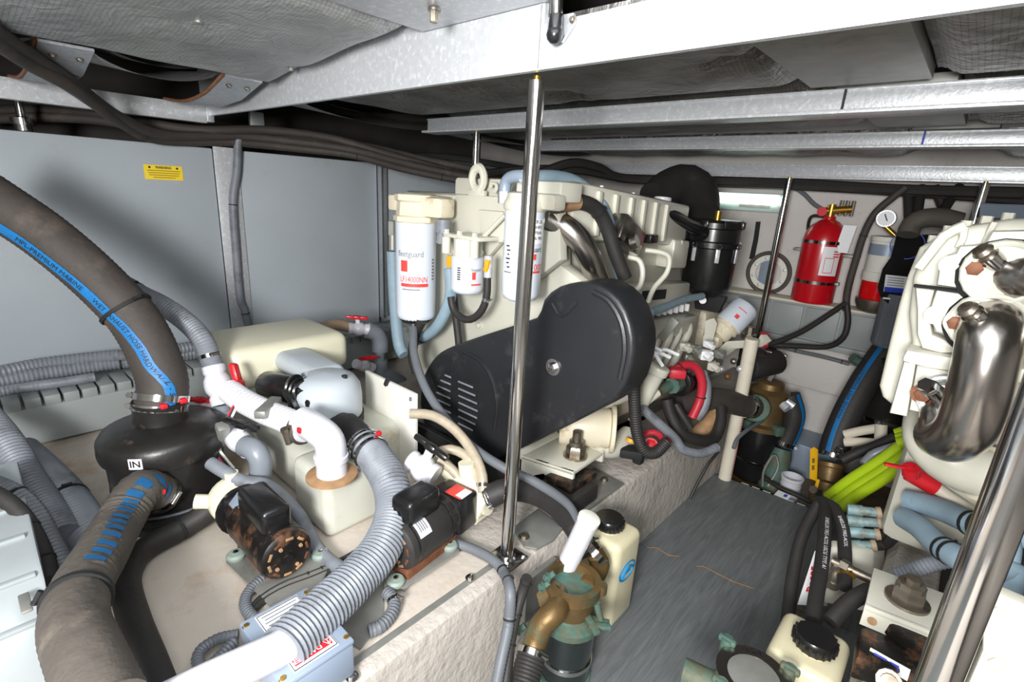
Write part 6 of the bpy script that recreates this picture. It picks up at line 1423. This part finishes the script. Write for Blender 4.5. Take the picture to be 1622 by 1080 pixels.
# black housing with blue and white label, ribbed element beneath
ah = thing('air_cleaner', 'black plastic air cleaner with white and blue label above a ribbed element', 'air cleaner', P(1410, 540, 1.92))
part('ribbed_element', MB().lathe(P(1408, 548, 1.93), (0, 0, 1), [(.055, 0), (.062, .01), (.064, .20)], 30), 'corr_dark', ah)
for k in range(14):
    a = -2.2 + k * .2; b0 = P(1408, 548, 1.93)
    part('pleat', MB().cyl(b0 + V3(math.cos(a) * .064, math.sin(a) * .064, .012), b0 + V3(math.cos(a) * .065, math.sin(a) * .065, .195), .0045, n=6), 'corr_dark', ah)
q = [P(x, y, 1.86) for x, y in ((1392, 470), (1388, 455), (1396, 425), (1410, 405), (1418, 372), (1470, 370), (1462, 420), (1440, 480), (1410, 486))]
ho = part('housing', MB().prism(q, (.08, .10, 0), .008), 'black_gloss', ah)
c = P(1418, 450, 1.852); uu = ray(1430, 450) - ray(1400, 447); uu.normalize(); vv = ray(1420, 430) - ray(1416, 460); vv.normalize()
part('white_label', plate(c, uu, vv, .078, .062), 'white', ho)
part('blue_band', plate(c - vv * .022 + uu * .0 - ray(1418, 450) * .003, uu, vv, .074, .018), 'ink_blue', ho)
for k in range(4): part('print_line', plate(c + vv * (.022 - k * .009) - ray(1418, 450) * .003, uu, vv, .06, .0025), 'ink_grey', ho)
part('blue_oval', MB().torus(P(1437, 388, 1.850), ray(1437, 388), .05, .002, 28, 6).xf(Matrix.Identity(4)), 'ink_blue', ho)
part('print_mark', plate(P(1408, 473, 1.853), uu, vv, .045, .006), 'white', ho)
part('print_mark', plate(P(1425, 482, 1.853), uu, vv, .016, .004), 'ink_grey', ho)
solo('battery_charger', MB().prism([P(x, y, 1.65) for x, y in ((1552, 322), (1700, 326), (1700, 350), (1550, 345))], (.05, .25, 0), .006), 'blue_grey', 'blue-grey equipment box above the starboard engine', 'box')

# ================================================================ WALKWAY: SEA STRAINERS, JUGS, SEACOCKS
# near strainer (bronze head on a dark bowl)
nb = HZ(893, 1062, 0.0)
ns = thing('sea_strainer', 'green-corroded bronze sea strainer with dark bowl at the near edge of the bed', 'strainer', nb)
o = V3(nb.x, nb.y, 0.0)
part('bowl', MB().lathe(o, (0, 0, 1), [(.052, .002), (.060, .008), (.062, .02), (.064, .165)], 30), 'smoke_glass', ns)
part('band', MB().ring(o + V3(0, 0, .055), (0, 0, 1), .0655, .060, .012, 30), 'steel', ns)
part('base_ring', MB().ring(o + V3(0, 0, .0), (0, 0, 1), .066, .055, .008, 30), 'patina', ns)
part('collar', MB().lathe(o, (0, 0, 1), [(.070, .16), (.074, .165), (.074, .18), (.052, .19), (.048, .20)], 26), 'patina', ns)
hc = HZ(912, 928, .30); hc = V3(o.x + .005, o.y + .0, .30)
hd = part('head', MB().lathe(V3(o.x, o.y, .19), (0, 0, 1), [(.048, 0), (.054, .02), (.056, .05), (.058, .066)], 26), 'bronze', ns, label='bronze strainer head')
part('rim', MB().ring(V3(o.x, o.y, .254), (0, 0, 1), .066, .050, .026, 30), 'bronze', hd)
part('throat', MB().lathe(V3(o.x, o.y, .254), (0, 0, 1), [(.0505, 0), (.0505, .006)], 26), 'patina', hd)
for k in range(3):
    a = k * 2.094 + .5; part('lug', MB().cyl(V3(o.x + math.cos(a) * .066, o.y + math.sin(a) * .066, .258), V3(o.x + math.cos(a) * .066, o.y + math.sin(a) * .066, .282), .013, n=12), 'bronze', hd)
# outlet elbow to the left
e0 = P(893, 975, 1.17); ob = part('inlet_elbow', MB().tube([V3(o.x - .02, o.y - .02, .235), P(880, 968, 1.13), P(862, 985, 1.12), P(850, 1010, 1.12), P(843, 1036, 1.11)], .026, n=20, ds=.01), 'bronze', ns)
part('union', MB().lathe(V3(o.x - .035, o.y - .03, .232), (P(880, 968, 1.13) - V3(o.x - .02, o.y - .02, .235)), [(.036, 0), (.036, .02)], 8), 'bronze', ob)
part('outlet', MB().tube([V3(o.x + .02, o.y + .03, .245), P(946, 905, 1.28), P(950, 890, 1.30), P(942, 876, 1.31)], .025, n=18, ds=.01), 'bronze', ns)
part('tie_bolt', MB().cyl(P(952, 985, 1.18), P(945, 955, 1.17), .008, n=10).box(P(948, 985, 1.18), (.05, .02, .012), .002, rot=('Z', .5)), 'patina', ns)
part('clamp_arm', MB().box(P(935, 985, 1.17), (.07, .016, .010), .002, rot=('Z', -.5)).box(P(950, 992, 1.16), (.05, .014, .010), .002, rot=('Z', .7)), 'patina', ns)
part('wall_bracket', MB().span((o.x - .09, o.y - .06, .12), (-.628, o.y + .06, .25), .004), 'alu_dull', ns)
for x, y in ((860, 930), (868, 915), (822, 998)):
    part('bracket_bolt', MB().cyl(P(x, y, 1.15), P(x + 10, y - 8, 1.15), .007, n=8).hexbolt(P(x, y, 1.15), V3(-.4, -.8, .2), .008, .01), 'patina', ns)
hose('hose', 'black ribbed hose leaving the near strainer at the bottom edge', [P(844, 1030, 1.112), P(836, 1060, 1.09), P(826, 1100, 1.06)], .031, 'rubber', corr=(.008, .03), n=20, clamps=(.08,))
pv = thing('pvc_pipe', 'short white plastic pipe stub standing behind the near strainer', 'pipe', P(905, 900, 1.28))
a = P(894, 904, 1.28); b = P(934, 820, 1.21)
part('tube', MB().cyl(a, b, .0255, n=26), 'white_pvc', pv)
part('cap', MB().lathe(b, (b - a), [(.0272, -.012), (.0272, .0), (.023, .002)], 26), 'board_white', pv)
part('hose_clamp', MB().ring(P(940, 880, 1.28), V3(.3, .6, .6), .031, .024, .018, 22), 'steel', pv)
# jug 1
def jug(label, x0, x1, y0, y1, z0, h, capxy, logo):
    t = thing('coolant_jug', label, 'jug', ((x0 + x1) / 2, (y0 + y1) / 2, z0))
    part('bottle', MB().span((x0, y0, z0), (x1, y1, z0 + h), .022, 4), 'jug_plastic', t)
    cx_, cy_ = capxy
    part('neck', MB().cyl((cx_, cy_, z0 + h - .004), (cx_, cy_, z0 + h + .008), .034, n=24), 'jug_plastic', t)
    cp = part('cap', MB().lathe((cx_, cy_, z0 + h + .006), (0, 0, 1), [(.038, 0), (.040, .003), (.040, .022), (.036, .028), (.0, .028)], 30), 'black_gloss', t)
    for k in range(20):
        a = k * math.pi / 10; part('grip', MB().cyl((cx_ + math.cos(a) * .040, cy_ + math.sin(a) * .040, z0 + h + .009), (cx_ + math.cos(a) * .040, cy_ + math.sin(a) * .040, z0 + h + .028), .003, n=5), 'black_gloss', cp)
    return t
b = HZ(955, 972, 0.0)
tp = HV(b, 975, 870)
j1 = jug('cream plastic jug with black cap and blue logo on the walkway', -.628, -.503, 1.04, 1.17, 0.0, .275, (-.573, 1.10), True)
c = V3(-.5018, 1.10, .175)
part('logo', MB().torus(c, (1, 0, 0), .026, .0022, 24, 6).xf(Matrix.Translation(c) @ Matrix.Scale(1.5, 4, (0, 1, 0)) @ Matrix.Translation(-c)), 'logo_blue', j1, label='blue logo')
part('logo', MB().tube([c + V3(.001, -.03, -.012), c + V3(.001, 0, .012), c + V3(.001, .03, .0)], .004, n=6), 'logo_blue', j1)
part('logo', MB().prism([c + V3(0, -.012, -.01), c + V3(0, .018, -.006), c + V3(0, .008, .014), c + V3(0, -.006, .010)], (.001, 0, 0)), 'logo_blue', j1)
jc = HZ(1292, 1010, .30)
j2 = jug('cream plastic jug with black cap at the bottom right, beside the rusty mount', jc.x - .072, jc.x + .060, jc.y - .075, jc.y + .085, 0.0, .275, (jc.x, jc.y), False)
# bottom strainer with glass lid
sc = HZ(1195, 1066, .30)
s2 = thing('sea_strainer', 'sea strainer with clear round lid cut off by the bottom edge', 'strainer', (sc.x, sc.y, 0))
o2 = V3(sc.x, sc.y, 0)
part('bowl', MB().lathe(o2, (0, 0, 1), [(.05, 0), (.058, .006), (.06, .25)], 28), 'smoke_glass', s2)
part('rim', MB().ring(o2 + V3(0, 0, .25), (0, 0, 1), .068, .048, .045, 32), 'steel_pipe', s2)
part('glass_lid', MB().lathe(o2 + V3(0, 0, .286), (0, 0, 1), [(.047, 0), (.047, .008), (.03, .011), (.0, .011)], 28), 'alu_dull', s2)
lettering('I G H T', o2 + V3(-.02, .055, .297), V3(.9, .3, 0), V3(-.3, .9, 0), .012, s2)
for a in (.9, 2.6, 4.2): part('wing_nut', MB().cyl(o2 + V3(math.cos(a) * .076, math.sin(a) * .076, .25), o2 + V3(math.cos(a) * .076, math.sin(a) * .076, .305), .012, n=10).box(o2 + V3(math.cos(a) * .076, math.sin(a) * .076, .30), (.035, .012, .014), .004), 'patina', s2)
part('side_outlet', MB().cyl(o2 + V3(-.03, 0, .22), o2 + V3(-.12, -.02, .22), .028, n=16), 'patina', s2)
# dipstick pipe with red scale
pb = HZ(1148, 757, 0.0); pt = HV(pb, 1169, 533)
pp2 = thing('pvc_pipe', 'tall white plastic pipe with a red scale standing by the bed', 'pipe', pb)
part('tube', MB().cyl(V3(pb.x, pb.y, 0.0), V3(pb.x, pb.y, pt.z), .0265, n=28), 'old_white', pp2)
fdp = EYE - pb; fdp.z = 0
for k in range(26):
    part('scale_mark', band_round(V3(pb.x, pb.y, 0), (0, 0, 1), .0272, .03 + k * .012, .034 + k * .012, .85, 1.2 + (.15 if k % 5 == 0 else 0), fdp, 2), 'ink_red', pp2)
# far strainer
fb_ = HZ(1190, 752, -.10); ff = V3(fb_.x, fb_.y, -.10)
s3 = thing('sea_strainer', 'far bronze sea strainer with glossy black bowl at the end of the walkway', 'strainer', ff)
part('bowl', MB().lathe(ff, (0, 0, 1), [(.085, 0), (.092, .006), (.096, .03), (.098, .27)], 30), 'black_gloss', s3)
part('band', MB().ring(ff + V3(0, 0, .10), (0, 0, 1), .0985, .094, .010, 30), 'steel', s3)
hd = part('head', MB().lathe(ff, (0, 0, 1), [(.105, .265), (.105, .285), (.082, .295), (.078, .36), (.085, .42), (.088, .44), (.06, .455), (.056, .48), (.04, .485)], 28), 'bronze', s3, label='mottled bronze strainer head')
for a in (-1.9, -.6, .7, 2.4): part('lug', MB().box(ff + V3(math.cos(a) * .10, math.sin(a) * .10, .285), (.04, .04, .045), .006, rot=('Z', a)), 'patina', hd)
c3 = P(1196, 646, 2.18)
part('inlet_collar', MB().lathe(c3, (ff + V3(0, 0, .33) - c3), [(.052, 0), (.058, .004), (.058, .02), (.044, .03), (.044, .08)], 22), 'patina', s3)
part('outlet_union', MB().cyl(P(1240, 640, 2.24), P(1248, 648, 2.22), .02, n=12).cyl(P(1246, 636, 2.24), P(1258, 644, 2.22), .016, n=8), 'alu_white', s3)
part('drain_wire', MB().tube([P(1208, 666, 2.2), P(1185, 680, 2.12), P(1168, 695, 2.08), P(1162, 710, 2.06)], .008, n=8), 'corr_dark', s3)
hose('hose', 'blue-striped black hose from the far strainer to the seacock', [P(1250, 625, 2.30), P(1258, 655, 2.30), P(1252, 680, 2.32), P(1240, 705, 2.34)], .045, 'rubber', n=18, stripe=((.9, -.35, .1), .22, 'stripe_blue'), clamps=(.95,))
t = thing('seacock', 'corroded seacock with twisted wire beside the white cup', 'seacock', P(1222, 770, 2.34))
part('body', MB().lathe(P(1220, 775, 2.34), P(1240, 706, 2.32) - P(1220, 775, 2.34), [(.055, 0), (.058, .02), (.048, .04), (.05, .16), (.042, .20)], 16), 'patina', t)
part('handle', MB().tube([P(1208, 770, 2.25), P(1210, 745, 2.24), P(1226, 720, 2.24), P(1232, 740, 2.24), P(1216, 770, 2.24)], .005, n=6), 'alu_dull', t)
# white cup, sticker, hose on the bilge
wcx = HZ(1250, 778, -.06)
t = thing('plastic_cup', 'white plastic cup standing in the bilge', 'cup', V3(wcx.x, wcx.y, -.10))
oc = V3(wcx.x, wcx.y, -.10)
part('body', MB().lathe(oc, (0, 0, 1), [(.036, 0), (.040, .004), (.042, .10), (.046, .104), (.046, .115), (.040, .116), (.038, .02), (.0, .02)], 26), 'white_pvc', t)
for k in range(3): part('ring', MB().ring(oc + V3(0, 0, .03 + k * .022), (0, 0, 1), .0425, .040, .004, 26), 'white_pvc', t)
st_ = thing('paper_tag', 'small white tag lying in front of the cup', 'tag', HZ(1240, 783, -.02))
c = HZ(1240, 784, .004)
part('paper', plate(c, (1, -.1, 0), (.1, 1, .1), .052, .04), 'white', st_)
part('print', plate(c + V3(.01, 0, .0015), (1, -.1, 0), (.1, 1, .1), .012, .02), 'ink_blue', st_)
hose('hose', 'thin black hose lying at the far edge of the walkway', [HZ(x, y, -.01) for x, y in ((1208, 755), (1235, 772), (1262, 784), (1285, 795), (1305, 806))], .010, 'rubber', n=10)
# yellow-handled ball valve
vb = P(1307, 790, 2.06)
yv = thing('seacock', 'bronze seacock with yellow handle under the blue-striped hose', 'seacock', vb)
part('body', MB().lathe(P(1306, 800, 2.04), P(1318, 722, 2.06) - P(1306, 800, 2.04), [(.050, 0), (.060, .015), (.062, .09), (.050, .10), (.046, .15), (.05, .155), (.05, .17), (.042, .175)], 20), 'bronze', yv)
hl = part('handle', MB().prism([P(x, y, 1.97) for x, y in ((1283, 712), (1288, 708), (1294, 712), (1292, 762), (1282, 758))], (.004, .006, 0), .002), 'yellow_handle', yv, label='yellow lever handle')
part('neck', MB().box(P(1294, 768, 1.98), (.012, .01, .05), .002), 'yellow_handle', hl)
q0 = P(1288, 738, 1.966); vv_ = P(1289, 712, 1.966) - P(1287, 762, 1.966)
for k_ in (0, .22): part('print_mark', plate(q0 - vv_ * (.05 - k_), vv_, ray(1280, 735) - ray(1292, 735), .018, .010), 'ink_brown', hl)
part('stem_nut', MB().cyl(P(1288, 775, 1.98), P(1296, 778, 2.0), .016, n=8), 'bolt_steel', yv)
part('green_fitting', MB().sphere(P(1300, 795, 2.0), .028, n=10), 'patina', yv)
hose('hose', 'long blue-striped black hose rising to the right from the yellow seacock', [P(1318, 724, 2.06), P(1328, 690, 2.06), P(1345, 650, 2.06), P(1368, 608, 2.06), P(1392, 572, 2.06), P(1412, 545, 2.05)], .053, 'rubber', n=22, stripe=((-.25, -.75, .5), .17, 'stripe_blue'), clamps=(.03,), text=[('MARINE WET EXHAUST', .02, 'ink', .5, (-.25, -.75, .5), False)])
# black cylinder and white pipes beneath the starboard engine
t = thing('muffler', 'dark round canister with steel band behind the long blue-striped hose', 'muffler', P(1392, 690, 2.15))
part('shell', MB().lathe(P(1392, 690, 2.15), V3(.0, 0, 1), [(.11, 0), (.115, .01), (.115, .35), (.10, .36)], 26), 'muffler_black', t)
part('band', MB().ring(P(1392, 690, 2.15) + V3(0, 0, .09), V3(0, 0, 1), .118, .113, .014, 30), 'steel', t)
for k, (y0, y1, nm) in enumerate(((688, 678, 'upper white pipe under the starboard engine'), (700, 702, 'lower white pipe under the starboard engine'))):
    hose('pipe', nm, [P(1338, y0, 1.98), P(1365, (y0 + y1) / 2 - 1, 1.94), P(1392, y1, 1.90)], .0175, 'old_white', cat='pipe', group='white pipes under the starboard engine', n=12)
solo('pipe_tee', MB().cyl(P(1396, 672, 1.88), P(1394, 708, 1.88), .020, n=14), 'old_white', 'white pipe tee joining the two white pipes', 'pipe tee')
solo('steel_eye', MB().torus(P(1329, 715, 1.96), V3(.3, -.9, .2), .012, .004, 16, 6), 'steel', 'small steel eye beside the yellow seacock', 'eye')
hose('pipe', 'green corroded small pipe at the upper end of the blue-striped hose', [P(1350, 566, 2.1), P(1362, 574, 2.1), P(1376, 582, 2.08)], .02, 'patina', cat='pipe', n=10)
